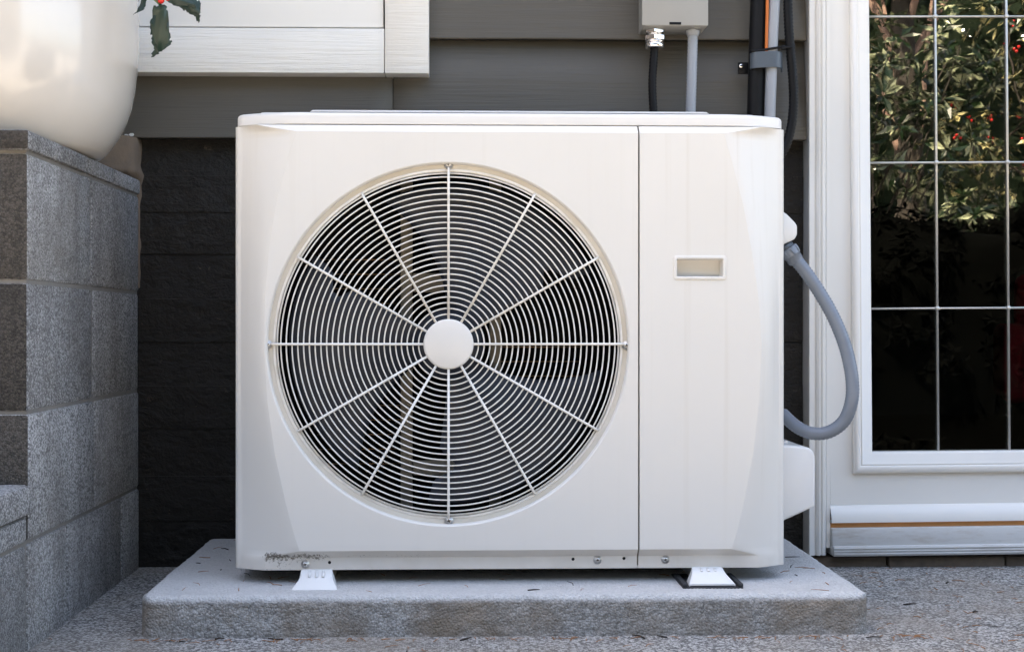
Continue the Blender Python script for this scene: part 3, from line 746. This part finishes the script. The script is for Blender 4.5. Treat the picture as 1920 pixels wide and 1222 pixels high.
    # coil tubes glimpsed behind the blades
    for k in range(15):
        py = 470 + k * 31; zz = lz(py); L0, L1 = (lx(560), lx(760)) if k < 6 or k > 9 else (lx(930), lx(1120))
        MB().tube([(L0, .285, zz), (L1, .285, zz)], .0012, 6).build('coil_tube', M['copper'], t)
    # ---- motor mount: two uprights and cross plates
    for px in (764, 930):
        MB().box(lx(px - 11, .19), lx(px + 11, .19), .185, .197, zE + .006, zT - .012).build('mount_upright', M['mount'], t, bevel=.002)
    for (pa, pb) in ((512, 548), (862, 890)):
        MB().box(lx(776, .19), lx(919, .19), .187, .195, lz(pb, .19), lz(pa, .19)).build('mount_plate', M['mount'], t, bevel=.002)
    MB().lathe([(0, .118), (.055, .118), (.06, .123), (.06, .18), (0, .18)], (cx, 0, cz), 40, 'y').build('motor', M['dark_inner'], t)
    # ---- fan
    hb = MB().lathe([(0, .052), (.045, .053), (.062, .062), (.066, .085), (.066, .115)], (cx, 0, cz), 48, 'y').build('fan_hub', M['blade'], t)
    def blade(a0):
        rows = []; nr, nc = 16, 18
        for i in range(nr + 1):
            s = i / nr; r = .055 + (.286 - .055) * s
            lead = .50 + .42 * s ** 1.2 ; trail = -.52 - .10 * s
            if .60 < s < .82: trail += .16 * math.sin((s - .60) / .22 * math.pi)
            rr = []
            for j in range(nc + 1):
                u = j / nc; a = a0 + trail + (lead - trail) * u
                y = .088 + .040 * (u - .5) * (1 - .35 * s) - .010 * math.sin(u * math.pi)
                rr.append((cx + r * math.cos(a), y, cz + r * math.sin(a)))
            rows.append(rr)
        o = MB().grid(rows, True).build('fan_blade', M['blade'], t)
        md = o.modifiers.new('thick', 'SOLIDIFY'); md.thickness = .003
    for a in (62, 182, 298): blade(R(a))
    # ---- wire grille
    gr = empty('fan_grille'); gr.parent = t
    k = 1 / SC; wr = .00128
    radii = [302.9 - 10.73 * i for i in range(24)]
    for r in radii: MB().torus((cx, .0015, cz), r * k, wr, 128, 6).build('ring_wire', M['grille'], gr, fixn=False)
    MB().torus((cx, .004, cz), 313.4 * k, wr, 144, 6).build('ring_wire', M['grille'], gr, fixn=False)
    MB().torus((cx, .0085, cz), 320.5 * k, wr, 144, 6).build('ring_wire', M['grille'], gr, fixn=False)
    MB().torus((cx, .0125, cz), 326.5 * k, .0032, 160, 8).build('outer_ring', M['grille'], gr, fixn=False)
    for i in range(12):
        q = i * math.pi / 6 + math.pi / 2
        def pt(r, y): return (cx + r * k * math.cos(q), y, cz + r * k * math.sin(q))
        long = i % 3 == 0
        path = [pt(40, -.0022), pt(290, -.0022), pt(306, -.0015), pt(315, .001), pt(321, .005), pt(326, .010)]
        if long: path = [pt(40, -.0022), pt(296, -.0022), pt(314, -.001), pt(323, .004), pt(330, .008), pt(335, .0095)]
        MB().tube(path, .0022, 8).build('spoke', M['grille'], gr)
    MB().lathe([(0, -.0068), (.040, -.0064), (.0425, -.0054), (.0435, -.003), (.0435, .004), (0, .004)], (cx, 0, cz), 64, 'y').build('hub_cap', M['lid'], gr)
    # screws that hold grille and skirt
    def screw(px, py, y, r=.0052, m='zinc'):
        c = (lx(px, y), y, lz(py, y))
        o = MB().lathe([(r * 1.55, .0004), (r * 1.55, -.0008), (r * 1.02, -.0010), (r, -.0022), (r * .75, -.0036), (r * .3, -.0042), (0, -.0042)], c, 20, 'y').build('screw', M[m], t)
        for a in (.3, .3 + math.pi / 2):
            dx, dz = math.cos(a) * r * .55, math.sin(a) * r * .55; wx, wz = -math.sin(a) * r * .13, math.cos(a) * r * .13
            MB().prism([(c[0] - dx - wx, c[2] - dz - wz), (c[0] + dx - wx, c[2] + dz - wz), (c[0] + dx + wx, c[2] + dz + wz), (c[0] - dx + wx, c[2] - dz + wz)], y - .0046, y - .003).build('screw_slot', M['dark_inner'], o)
    for p in ((841, 309), (504, 645.5), (1175.5, 647.5), (842, 975)): screw(*p, .0085)
    for p in ((574, 1055), (1121, 1050), (1249, 1050)): screw(*p, .0148, .0047)
    for px, py in ((619, 1052), (1075, 1048.5), (1171, 1047.5)):
        c = (lx(px, .015), .015, lz(py, .015)); MB().lathe([(0, -.0006), (.0026, -.0006), (.0028, .0)], c, 12, 'y').build('weep_hole', M['dark_inner'], t)
    # ---- lid
    xl0, xl1 = xe[-1] + .0025, xe[1] - .0025; ylf = .0125; z0 = zT + .0014; z1 = lz(208.5)
    def plan(ins, z):
        # front edge straight in the middle and swept back to the corners
        pts = []
        a0, a1 = xl0 + ins, xl1 - ins; f = ylf + ins; b = WID + .004 - ins
        def sw(x):
            d = min(x - a0, a1 - x); w = .115
            return f + (.030 * (1 - d / w) ** 2.0 if d < w else 0)
        xsf = list(np.linspace(a0 + .004, a0 + .12, 14)) + list(np.linspace(a0 + .14, a1 - .14, 6)) + list(np.linspace(a1 - .12, a1 - .004, 14))
        pts += [(x, sw(x), z) for x in xsf]
        pts += [(a1 - .001, f + .034, z), (a1, f + .040, z), (a1, b - .02, z), (a1 - .006, b - .006, z), (a1 - .02, b, z), (a0 + .02, b, z), (a0 + .006, b - .006, z), (a0, b - .02, z), (a0, f + .040, z), (a0 + .001, f + .034, z)]
        return pts
    rows = [plan(.003, z0), plan(0, z0 + .001), plan(0, z1 - .008), plan(.0008, z1 - .0045), plan(.003, z1 - .0018), plan(.007, z1), plan(.03, z1 + .0016), plan(.06, z1 + .002)]
    mb = MB().grid(rows, True, closeu=True); n = len(rows[-1]); mb.add(rows[-1], [tuple(range(n))])
    lid = mb.build('top_cover', M['lid'], t, angle=45)
    for (pa, pb, ya, yb) in ((480, 533, .045, .29), (580, 1336, .018, .30), (1382, 1432, .045, .29)):
        x0, x1 = lx(pa), lx(pb); rws = []
        for ins, h in ((0, .0), (.004, .0035), (.009, .0048), (.02, .0052)):
            ins_ = min(ins, (x1 - x0) * .3); rws.append([(x0 + ins_, ya + ins_, z1 + .0006 + h), (x1 - ins_, ya + ins_, z1 + .0006 + h), (x1 - ins_, yb - ins_, z1 + .0006 + h), (x0 + ins_, yb - ins_, z1 + .0006 + h)])
        g = MB().grid(rws, False, closeu=True); g.add(rws[-1], [(0, 1, 2, 3)]); g.build('raised_panel', M['lid'], lid, angle=35)
    # ---- feet: pressed steel channels running front to back
    for (pc_, dz) in ((594, 0.0), (1331, .006)):
        ft = MB(); x = lx(pc_)
        rows = []
        # trapezoid toe sloping forward, then the channel under the pan
        for (y, z, w) in ((-.030, .0 + dz, .040), (-.030, .003 + dz, .040), (-.004, .015 + dz, .030), (.006, .020 + dz, .0275), (.010, zE + .0003, .027), (.30, zE + .0003, .027), (.335, .006 + dz, .035), (.335, .0 + dz, .038)):
            rows.append([(x - w - .0004 * 0, y, z), (x - w + .004, y, z + .0012), (x + w - .004, y, z + .0012), (x + w, y, z)])
        ft.grid(rows, False)
        ft.box(x - .024, x + .024, .012, .30, dz, zE)
        for s in (-1, 1):
            ft.add([(x + s * .040, -.030, dz), (x + s * .0275, .006, .020 + dz), (x + s * .027, .010, zE), (x + s * .036, .012, dz)], [(0, 1, 2, 3)])
        f = ft.build('foot', M['white_plastic'], t, angle=40)
        for q in (-1, 0, 1):
            MB().tube([(x + q * .012, -.0, .0185 + dz), (x + q * .012, .0085, zE - .001)], .0026, 8).build('foot_rib', M['white_plastic'], f)
        if dz:
            MB().box(x - .052, x + .052, -.038, .075, .0, .0058).build('rubber_mat', M['rubber'], f, bevel=.001)
            for s in (-1, 1): MB().box(x + s * .048 - .004, x + s * .048 + .004, -.0379, .05, .0059, .012).build('mat_lip', M['rubber'], f, bevel=.0012)
            for q in range(17): MB().box(x - .050 + q * .0061, x - .047 + q * .0061, -.0394, -.0375, .0005, .0054).build('mat_rib', M['rubber'], f)
    # ---- right flank: terminal cover and valve cover
    xr = xe[1]; ym = 2.19 - YF
    xq = X(1489, 2.16) - base.x
    pf = [(xr + .0005, Z(390, 2.16)), (xr + .02, Z(402, 2.16)), (xq - .004, Z(418, 2.16)), (xq, Z(424, 2.16)), (xq, Z(440, 2.16)), (xq - .004, Z(449, 2.16)), (xr + .0005, Z(466, 2.16))]
    MB().prism([(x, z - ZPAD) for x, z in pf], .095, .20).build('terminal_cover', M['white_plastic'], t, bevel=.003)
    xq = X(1521, 2.16) - base.x
    pf = [(xr + .0005, Z(832, 2.16)), (xq - .014, Z(836, 2.16)), (xq - .004, Z(843, 2.16)), (xq, Z(854, 2.16)), (xq, Z(947, 2.16)), (xr + .0005, Z(979, 2.16))]
    vc = MB().prism([(x, z - ZPAD) for x, z in pf], .09, .26).build('valve_cover', M['white_plastic'], t, bevel=.005, seg=3)
    MB().prism([(xr + .02, Z(833, 2.16) - ZPAD), (xr + .034, Z(833, 2.16) - ZPAD), (xr + .026, Z(826, 2.16) - ZPAD)], .12, .124).build('valve_tab', M['white_plastic'], vc)
    return t, base, xe, lz
hp, hbase, xe, lz = build_heat_pump()

# ------------------------------------------------------------------ conduits, cables, pipes
def ribbed(path, r, step, amp, n=14):
    pts = resample(path, step); return MB().tube(pts, [r + (amp if i % 2 else -amp) for i in range(len(pts))], n)
def build_services():
    # grey loop at the unit's right flank
    Yc = 2.15
    p0 = at(1474, 462, Yc); t = empty('flexible_conduit', p0, 'light grey flexible conduit looping out beside the door casing', 'conduit')
    path = catmull([at(x, y, Y) - p0 for x, y, Y in ((1484, 478, 2.15), (1507, 505, 2.145), (1534, 544, 2.14), (1563, 595, 2.13), (1585, 650, 2.125), (1597, 705, 2.12), (1597, 750, 2.12), (1583, 788, 2.13), (1555, 809, 2.14), (1523, 812, 2.15), (1493, 799, 2.17), (1466, 775, 2.2))], 16)
    ribbed(path, .0118, .0030, .0006, 20).build('tube', M['conduit'], t)
    a, b = at(1472, 459, Yc) - p0, at(1489, 484, Yc) - p0; d = (b - a).normalized()
    MB().tube([a, a + d * .012], .0135, 18).build('thread', M['blue_grey'], t)
    rr = [.0165, .017, .017, .0165, .0150, .0145, .013]; pp = [a + d * q for q in (.008, .009, .022, .024, .0242, .036, .038)]
    MB().tube(pp, rr, 18).build('connector_nut', M['conduit'], t)
    for k in range(8):
        q = k * math.pi / 4; u = d.cross(Vector((0, 1, 0))).normalized(); v = d.cross(u)
        o_ = (u * math.cos(q) + v * math.sin(q)) * .0168
        MB().tube([a + d * .010 + o_, a + d * .021 + o_], .0016, 6).build('nut_rib', M['conduit'], t)
    # grey box on the wall
    yb = 2.43; x0, x1 = X(1204, yb), X(1328, yb); zb = Z(47, yb); t = empty('junction_box', ((x0 + x1) / 2, 2.508, zb), 'grey metal electrical box on the siding above the unit', 'electrical box')
    o = Vector(t.location)
    MB().box(x0 - o.x + .004, x1 - o.x - .001, yb + .004 - o.y, -.0005, .0, .30).build('box_body', M['box_grey'], t, bevel=.0025)
    cv = MB().box(x0 - o.x, x1 - o.x, yb - o.y, yb - o.y + .0035, .001, .302).build('cover', M['box_grey'], t, bevel=.0012)
    MB().box(X(1255, yb) - o.x, X(1277, yb) - o.x, yb - o.y - .0012, yb - o.y + .001, .0025, .0075).build('latch_slot', M['dark_inner'], cv)
    # nickel gland with black cable
    yy = 2.462; g0 = at(1227.5, 47, yy); t = empty('cable_gland', g0, 'shiny nickel cable gland under the grey box', 'cable gland'); 
    k = yy / F
    def hexr(r, z0, z1, nm, n=6):
        mb = MB(); a0 = .35
        for_ = [(0, 0)]
        rows = [[(rr * math.cos(a0 + q), rr * math.sin(a0 + q), z) for q in [2 * math.pi * j / n for j in range(n)]] for rr, z in ((r * .9, z1), (r, z1 - .0015), (r, z0 + .0015), (r * .9, z0))]
        mb.grid(rows, n > 8, closeu=True); mb.add(rows[0], [tuple(range(n))]); mb.add(rows[-1], [tuple(range(n))]); return mb.build(nm, M['brass_nickel'], t)
    zt = zb - g0.z
    hexr(18.5 * k, -17 * k, zt - .0003, 'upper_nut'); hexr(15 * k, -21 * k, -16.5 * k, 'neck', 24); hexr(20 * k, -31 * k, -21 * k, 'middle_nut'); hexr(17.5 * k, -35 * k, -30.5 * k, 'collar', 24); hexr(18.2 * k, -45 * k, -35 * k, 'dome_nut', 24)
    c0 = at(1227, 90, yy); path = catmull([at(x, y, yy) for x, y in ((1227, 90), (1225, 120), (1223, 160), (1225, 205), (1230, 270))], 14)
    t2 = ribbed([p - c0 for p in path], 7.6 * k, .0036, .0009, 14).build('black_cable', M['black_poly']); t2.location = c0
    tag(t2, 'black ribbed cable dropping from the nickel gland', 'cable')
    # grey conduit from the box
    g0 = at(1299, 47, yy); t = empty('grey_conduit', g0, 'straight grey conduit running from the grey box behind the unit', 'conduit')
    path = [at(x, y, yy) - g0 for x, y in ((1299, 60), (1298, 110), (1296.5, 160), (1295, 210), (1293, 290))]
    ribbed(catmull(path, 20), 9.5 * k, .0036, .0004, 18).build('tube', M['grey_pvc'], t)
    zt = zb - g0.z - .0003
    MB().lathe([(0, zt), (13 * k, zt), (13.3 * k, zt - .004), (13.3 * k, -14 * k), (11.2 * k, -20 * k), (10.5 * k, -22 * k), (9 * k, -22 * k)], n=24).build('coupling', M['grey_pvc'], t)
    # lineset: black insulated pipe, orange wire, grey pipe, black corrugated cable
    yp = 2.468; k = yp / F
    def run(name, pts, r, m, label, cat, Y=yp, rib=None, n=18):
        pts = [at(x, y, Y) for x, y in pts]; c = pts[-1]; path = catmull([p - c for p in pts], 14)
        o = (ribbed(path, r, rib[0], rib[1], n) if rib else MB().tube(path, r, n)).build(name, M[m]); o.location = c
        return tag(o, label, cat)
    run('insulated_pipe', ((1426, -420), (1424, -100), (1423, 0), (1421, 60), (1419, 130), (1417, 210), (1415, 400)), 16.2 * k, 'black_poly', 'thick black insulated pipe strapped to the siding', 'pipe')
    run('grey_pipe', ((1456, -420), (1453, -100), (1452, 0), (1449, 60), (1446.5, 130), (1443.5, 215), (1438, 400)), 10.3 * k, 'grey_pvc', 'pale grey pipe strapped beside the thick black pipe', 'pipe', 2.452)
    run('orange_wire', ((1441, -420), (1439.5, -100), (1438.8, 0), (1437.5, 60), (1437, 92), (1436.5, 108)), 3.0 * k, 'orange', 'thin orange wire between the black and grey pipes', 'wire', 2.447)
    run('corrugated_cable', ((1482, -420), (1476, -60), (1477, 0), (1480, 70), (1486, 140), (1488, 190), (1484, 235), (1474, 272), (1458, 300)), 8.5 * k, 'black_poly', 'black corrugated cable hanging between grey pipe and door casing', 'cable', 2.45, (.0038, .0011))
    # strap
    c = at(1436, 112, 2.44); t = empty('pipe_strap', c, 'dark blue grey strap clamping the pipes to the siding', 'strap')
    hw = 15 * k
    prof = []
    for px, Y in ((1406, 2.487), (1405.0, 2.468), (1409, 2.452), (1418, 2.4435), (1430, 2.4395), (1444, 2.4365), (1456, 2.4365), (1464, 2.442), (1467, 2.456), (1466.5, 2.487)):
        prof.append((X(px, Y) - c.x, Y - c.y))
    prof = [tuple(v[:2]) for v in catmull([(a, b, 0) for a, b in prof], 4)]
    o = MB().grid([[(x, y, z) for x, y in prof] for z in (-hw, -hw * .93, hw * .93, hw)], True).build('band', M['blue_grey'], t)
    md = o.modifiers.new('thick', 'SOLIDIFY'); md.thickness = .002
    e0, e1 = X(1384, 2.487) - c.x, X(1406, 2.487) - c.x
    e = MB().box(e0, e1, .046, .052, Z(137, 2.487) - c.z, Z(115, 2.487) - c.z).build('ear', M['black_poly'], t, bevel=.001)
    rc = at(1389.5, 124.5, 2.485) - c
    MB().lathe([(0, -.0035), (.002, -.0035), (.0042, -.003), (.0050, -.001), (.005, .002)], rc, 14, 'y').build('rivet', M['brass_nickel'], t)
    MB().lathe([(0, -.0041), (.0016, -.0041), (.0018, -.003)], rc, 10, 'y').build('rivet_pin', M['dark_inner'], t)
    # cable tie
    c = at(1440, 92, 2.438); prof = []
    for px, py, Y in ((1404, 96, 2.475), (1408, 96, 2.449), (1424, 95, 2.4445), (1440, 92.5, 2.4405), (1456, 90, 2.437), (1466, 89, 2.4375), (1478, 89, 2.4385), (1489, 88, 2.442), (1491, 88, 2.46)):
        prof.append(at(px, py, Y) - c)
    pth = catmull(prof, 4)
    t = empty('cable_tie', c, 'black cable tie round the pipes just above the strap', 'cable tie')
    o = MB().grid([[p + Vector((0, 0, dz)) for p in pth] for dz in (-.0025, .0025)], True).build('tie_band', M['black_poly'], t)
    md = o.modifiers.new('thick', 'SOLIDIFY'); md.thickness = .0012
    q = at(1468, 90, 2.436) - c; MB().box(q.x - .004, q.x + .004, q.y - .004, q.y + .002, q.z - .0045, q.z + .0045).build('tie_head', M['black_poly'], t, bevel=.001)
build_services()

# ------------------------------------------------------------------ litter
def scatter(name, n, area, z, m, L0, L1, r, label, cat, seed, keep=None, bend=.15):
    rnd = random.Random(seed); mb = MB(); k = 0
    while k < n:
        x, y = area(rnd)
        if keep and not keep(x, y): continue
        a = rnd.uniform(0, math.pi); L = rnd.uniform(L0, L1); rr = r * rnd.uniform(.6, 1.4); zz = z + rr * .8
        dx, dy = math.cos(a) * L / 2, math.sin(a) * L / 2; b = rnd.uniform(-bend, bend) * L
        mb.tube([(x - dx, y - dy, zz), (x - dy / L * b * 2, y + dx / L * b * 2, zz + rnd.uniform(0, .0015)), (x + dx, y + dy, zz)], [rr, rr, rr * .5], 5); k += 1
    o = mb.build(name, M[m]); tag(o, label, cat, kind='stuff'); return o
px0, px1 = X(262, 1.97), X(1630, 1.97)
offpad = lambda x, y: not (px0 - .01 < x < px1 + .01 and 1.95 < y < 2.52) and x > XB + .01
def edge_area(rnd):
    if rnd.random() < .35: return rnd.uniform(px0, px1 + .1), 1.955 - abs(rnd.gauss(0, .012))
    if rnd.random() < .55: return rnd.uniform(px1, 1.5), rnd.uniform(1.85, 2.52)
    return rnd.uniform(-.75, 1.5), rnd.uniform(1.72, 2.5)
scatter('fallen_needles', 330, edge_area, 0.0005, 'needle', .008, .026, .0006, 'reddish brown fallen needles littering the paving round the slab', 'needles', 3, offpad)
scatter('dark_twigs', 18, edge_area, 0.0005, 'twig', .006, .03, .0011, 'small dark twigs lying on the paving round the slab', 'twigs', 4, offpad)
def pad_area(rnd):
    return (rnd.uniform(px0 + .03, px1 - .03), rnd.uniform(1.985, 2.48))
onvis = lambda x, y: (y < 2.03 or x < xe[-1] + hbase.x - .02 or x > xe[1] + hbase.x + .02 or random.random() < .25) 
scatter('pad_needles', 60, pad_area, ZPAD + .004, 'needle', .008, .03, .0006, 'brown needles lying on top of the slab', 'needles', 8, onvis)
scatter('pad_twigs', 12, pad_area, ZPAD + .004, 'twig', .008, .035, .0009, 'dark twigs lying on top of the slab', 'twigs', 9, onvis)

# ------------------------------------------------------------------ trees opposite, seen only in the door glass, and added light blockers
def leaf_cloud(seed, centres, n, size, ratio, droop, rosette=7):
    rnd = np.random.default_rng(seed); V = []; Fc = []
    cs = np.array([c[:3] for c in centres]); rs = np.array([c[3] for c in centres]); w = rs ** 2 / np.sum(rs ** 2)
    nr = n // rosette
    idx = rnd.choice(len(cs), nr, p=w)
    d = rnd.normal(size=(nr, 3)); d /= np.linalg.norm(d, axis=1)[:, None]
    pos = cs[idx] + d * (rs[idx] * (rnd.uniform(.55, 1.12, nr)))[:, None] * np.array([1, 1, .85])
    for p, ax in zip(pos, d):
        ax = Vector(ax) + Vector((0, 0, .5)); ax.normalize()
        u = ax.orthogonal().normalized(); v = ax.cross(u); a0 = rnd.uniform(0, 6.28)
        for k in range(rosette):
            a = a0 + k * 2.4 + rnd.uniform(-.3, .3); out = u * math.cos(a) + v * math.sin(a)
            dirn = (out + ax * rnd.uniform(-droop, .7)).normalized(); s = size * rnd.uniform(.6, 1.25)
            side = dirn.cross(ax).normalized() * s * ratio; nn = side.cross(dirn).normalized() * s * .10
            b = Vector(p) + dirn * s * .1; o = len(V)
            V += [b, b + dirn * s * .45 + side, b + dirn * s * .5 - nn, b + dirn * s * .45 - side, b + dirn * s * 1.0 - nn * 1.2]
            Fc += [(o, o + 1, o + 2), (o, o + 2, o + 3), (o + 1, o + 4, o + 2), (o + 2, o + 4, o + 3)]
    me = bpy.data.meshes.new('crown'); me.from_pydata([tuple(v) for v in V], [], Fc); me.update(); return me
def tree(name, base, h, label, leafmat, n, size, ratio, droop, clumps, seed, trunk_r=.06, berries=0, bark='dark_bark', lean=0):
    rnd = random.Random(seed); t = empty(name, base, label, 'shrub' if 'shrub' in name else 'tree')
    trunk_m = 'dark_bark'
    top = Vector((lean, 0, h)); tp = catmull([(0, 0, -.02), (lean * .3, .05, h * .35), (lean * .7, -.03, h * .7), top], 6)
    MB().tube(tp, [trunk_r * (1 - .75 * i / (len(tp) - 1)) for i in range(len(tp))], 10).build('trunk', M[trunk_m], t)
    for c in clumps:
        b = tp[int((.25 + .5 * rnd.random()) * (len(tp) - 1))]; e = Vector(c[:3])
        pth = catmull([b, b.lerp(e, .5) + Vector((0, 0, -.06)), e], 5)
        MB().tube(pth, [trunk_r * .24 * (1 - .7 * i / (len(pth) - 1)) for i in range(len(pth))], 7).build('limb', M[bark], t)
    me = leaf_cloud(seed, clumps, n, size, ratio, droop); obj('crown', me, M[leafmat], t)
    if berries:
        bb = MB()
        for k in range(berries):
            c = rnd.choice(clumps); d = Vector((rnd.gauss(0, 1), rnd.gauss(0, 1), rnd.gauss(0, 1))).normalized(); p = Vector(c[:3]) + d * c[3] * 1.02
            for q in range(3):
                o = p + Vector((rnd.uniform(-.02, .02), rnd.uniform(-.02, .02), rnd.uniform(-.02, .02)))
                bb.lathe([(0, -.011), (.008, -.007), (.011, 0), (.008, .007), (0, .011)], o, 8)
        tag(bb.build('berries', M['berry'], t), kind='stuff')
    return t
def clumps(seed, n, cx, cy, cz, sx, sy, sz, r0, r1):
    r = random.Random(seed); return [(cx + r.uniform(-sx, sx), cy + r.uniform(-sy, sy), cz + r.uniform(-sz, sz), r.uniform(r0, r1)) for _ in range(n)]
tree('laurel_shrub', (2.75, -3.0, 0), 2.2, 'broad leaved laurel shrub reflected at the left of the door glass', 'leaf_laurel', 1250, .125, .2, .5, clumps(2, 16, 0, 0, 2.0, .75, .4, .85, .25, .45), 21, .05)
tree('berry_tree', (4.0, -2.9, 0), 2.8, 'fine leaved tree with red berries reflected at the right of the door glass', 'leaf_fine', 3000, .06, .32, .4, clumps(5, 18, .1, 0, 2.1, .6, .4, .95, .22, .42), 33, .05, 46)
tree('cedar_tree', (3.35, -3.6, 0), 4.6, 'red barked tree trunk reflected in the middle of the door glass', 'leaf_deep', 4500, .09, .25, .6, clumps(9, 12, 0, 0, 3.9, 1.0, .6, .7, .3, .55), 41, .14, 0, 'bark', -.15)
def build_added_tall_hedge():  # added hedge, blocks the low sky behind the camera
    mb = MB(); rows = []
    for i in range(31):
        z = -.05 + 6.2 * i / 30; rows.append([])
        for j in range(91):
            x = -12 + 20 * j / 90; prof = 1.3 * math.sin(math.pi * min(1, z / 6.2 * .98 + .02)) ** .5
            rows[-1].append((x, -7.4 + prof + .45 * mnoise.noise((x * .7, z * .8, 0)) + .2 * mnoise.noise((x * 2.1, z * 2.2, 4)), z + .5 * mnoise.noise((x * .5, 3, 1)) * z / 6))
    mb.grid(rows, True)
    t = empty('added_tall_hedge', (-2, -7.4, 0), 'tall dark hedge added to block low sky, reflected behind the shrubs in the door glass', 'hedge'); t['kind'] = 'stuff'
    mb.v = [(x + 2, y + 7.4, z) for x, y, z in mb.v]; tag(mb.build('foliage_mass', M['leaf_hedge'], t), kind='stuff')
    rnd = random.Random(5); cl = []
    for k in range(420):
        r = rnd.choice(rows); p = rnd.choice(r); cl.append((p[0] + 2, p[1] + 7.4, max(.2, p[2]), .28))
    me = leaf_cloud(77, cl, 16000, .2, .24, .5); tag(obj('sprays', me, M['leaf_hedge'], t), kind='stuff')
build_added_tall_hedge()
def build_screen():
    x0, x1, y, h = -2.9, -.28, .3, 1.95
    t = empty('timber_screen', (x0, y, 0), 'brown timber screen standing out of view left of the camera', 'screen')
    x = 0
    while x < x1 - x0 - .1:
        MB().box(x, x + .138, 0, .022, .03, h).build('screen_board', M['added_timber'], t, bevel=.003, seg=1); x += .144
    for x in (.0, 1.2, 2.45): MB().box(x, x + .09, -.092, -.0005, -.05, h - .03).build('post', M['added_timber'], t)
def build_added_low_hedge():  # added black mass, keeps the reflection in the lower panes dark
    t = empty('added_low_hedge', (2.6, .45, 0), 'low black hedge added to keep the lower door glass dark', 'hedge'); mb = MB(); rows = []
    for i in range(19):
        q = math.pi * i / 18; rows.append([])
        for j in range(51):
            x = -1.2 + 2.6 * j / 50; h = .93 + .05 * mnoise.noise((x * 2.2, 8, 0)); b = 1 + .10 * mnoise.noise((x * 4, q * 2, 1))
            rows[-1].append((x, -math.cos(q) * .22 * b, max(-.02, h * math.sin(q) ** .45 * b - .02)))
    mb.grid(rows, True); tag(mb.build('foliage_mass', M['leaf_black'], t), kind='stuff')
    rnd = random.Random(6); cl = []
    for k in range(300):
        p = rnd.choice(rnd.choice(rows)); cl.append((p[0], p[1], max(.05, p[2] - .03), .085))
    tag(obj('sprays', leaf_cloud(78, cl, 12600, .05, .22, .5), M['leaf_black'], t), kind='stuff')
build_added_low_hedge()
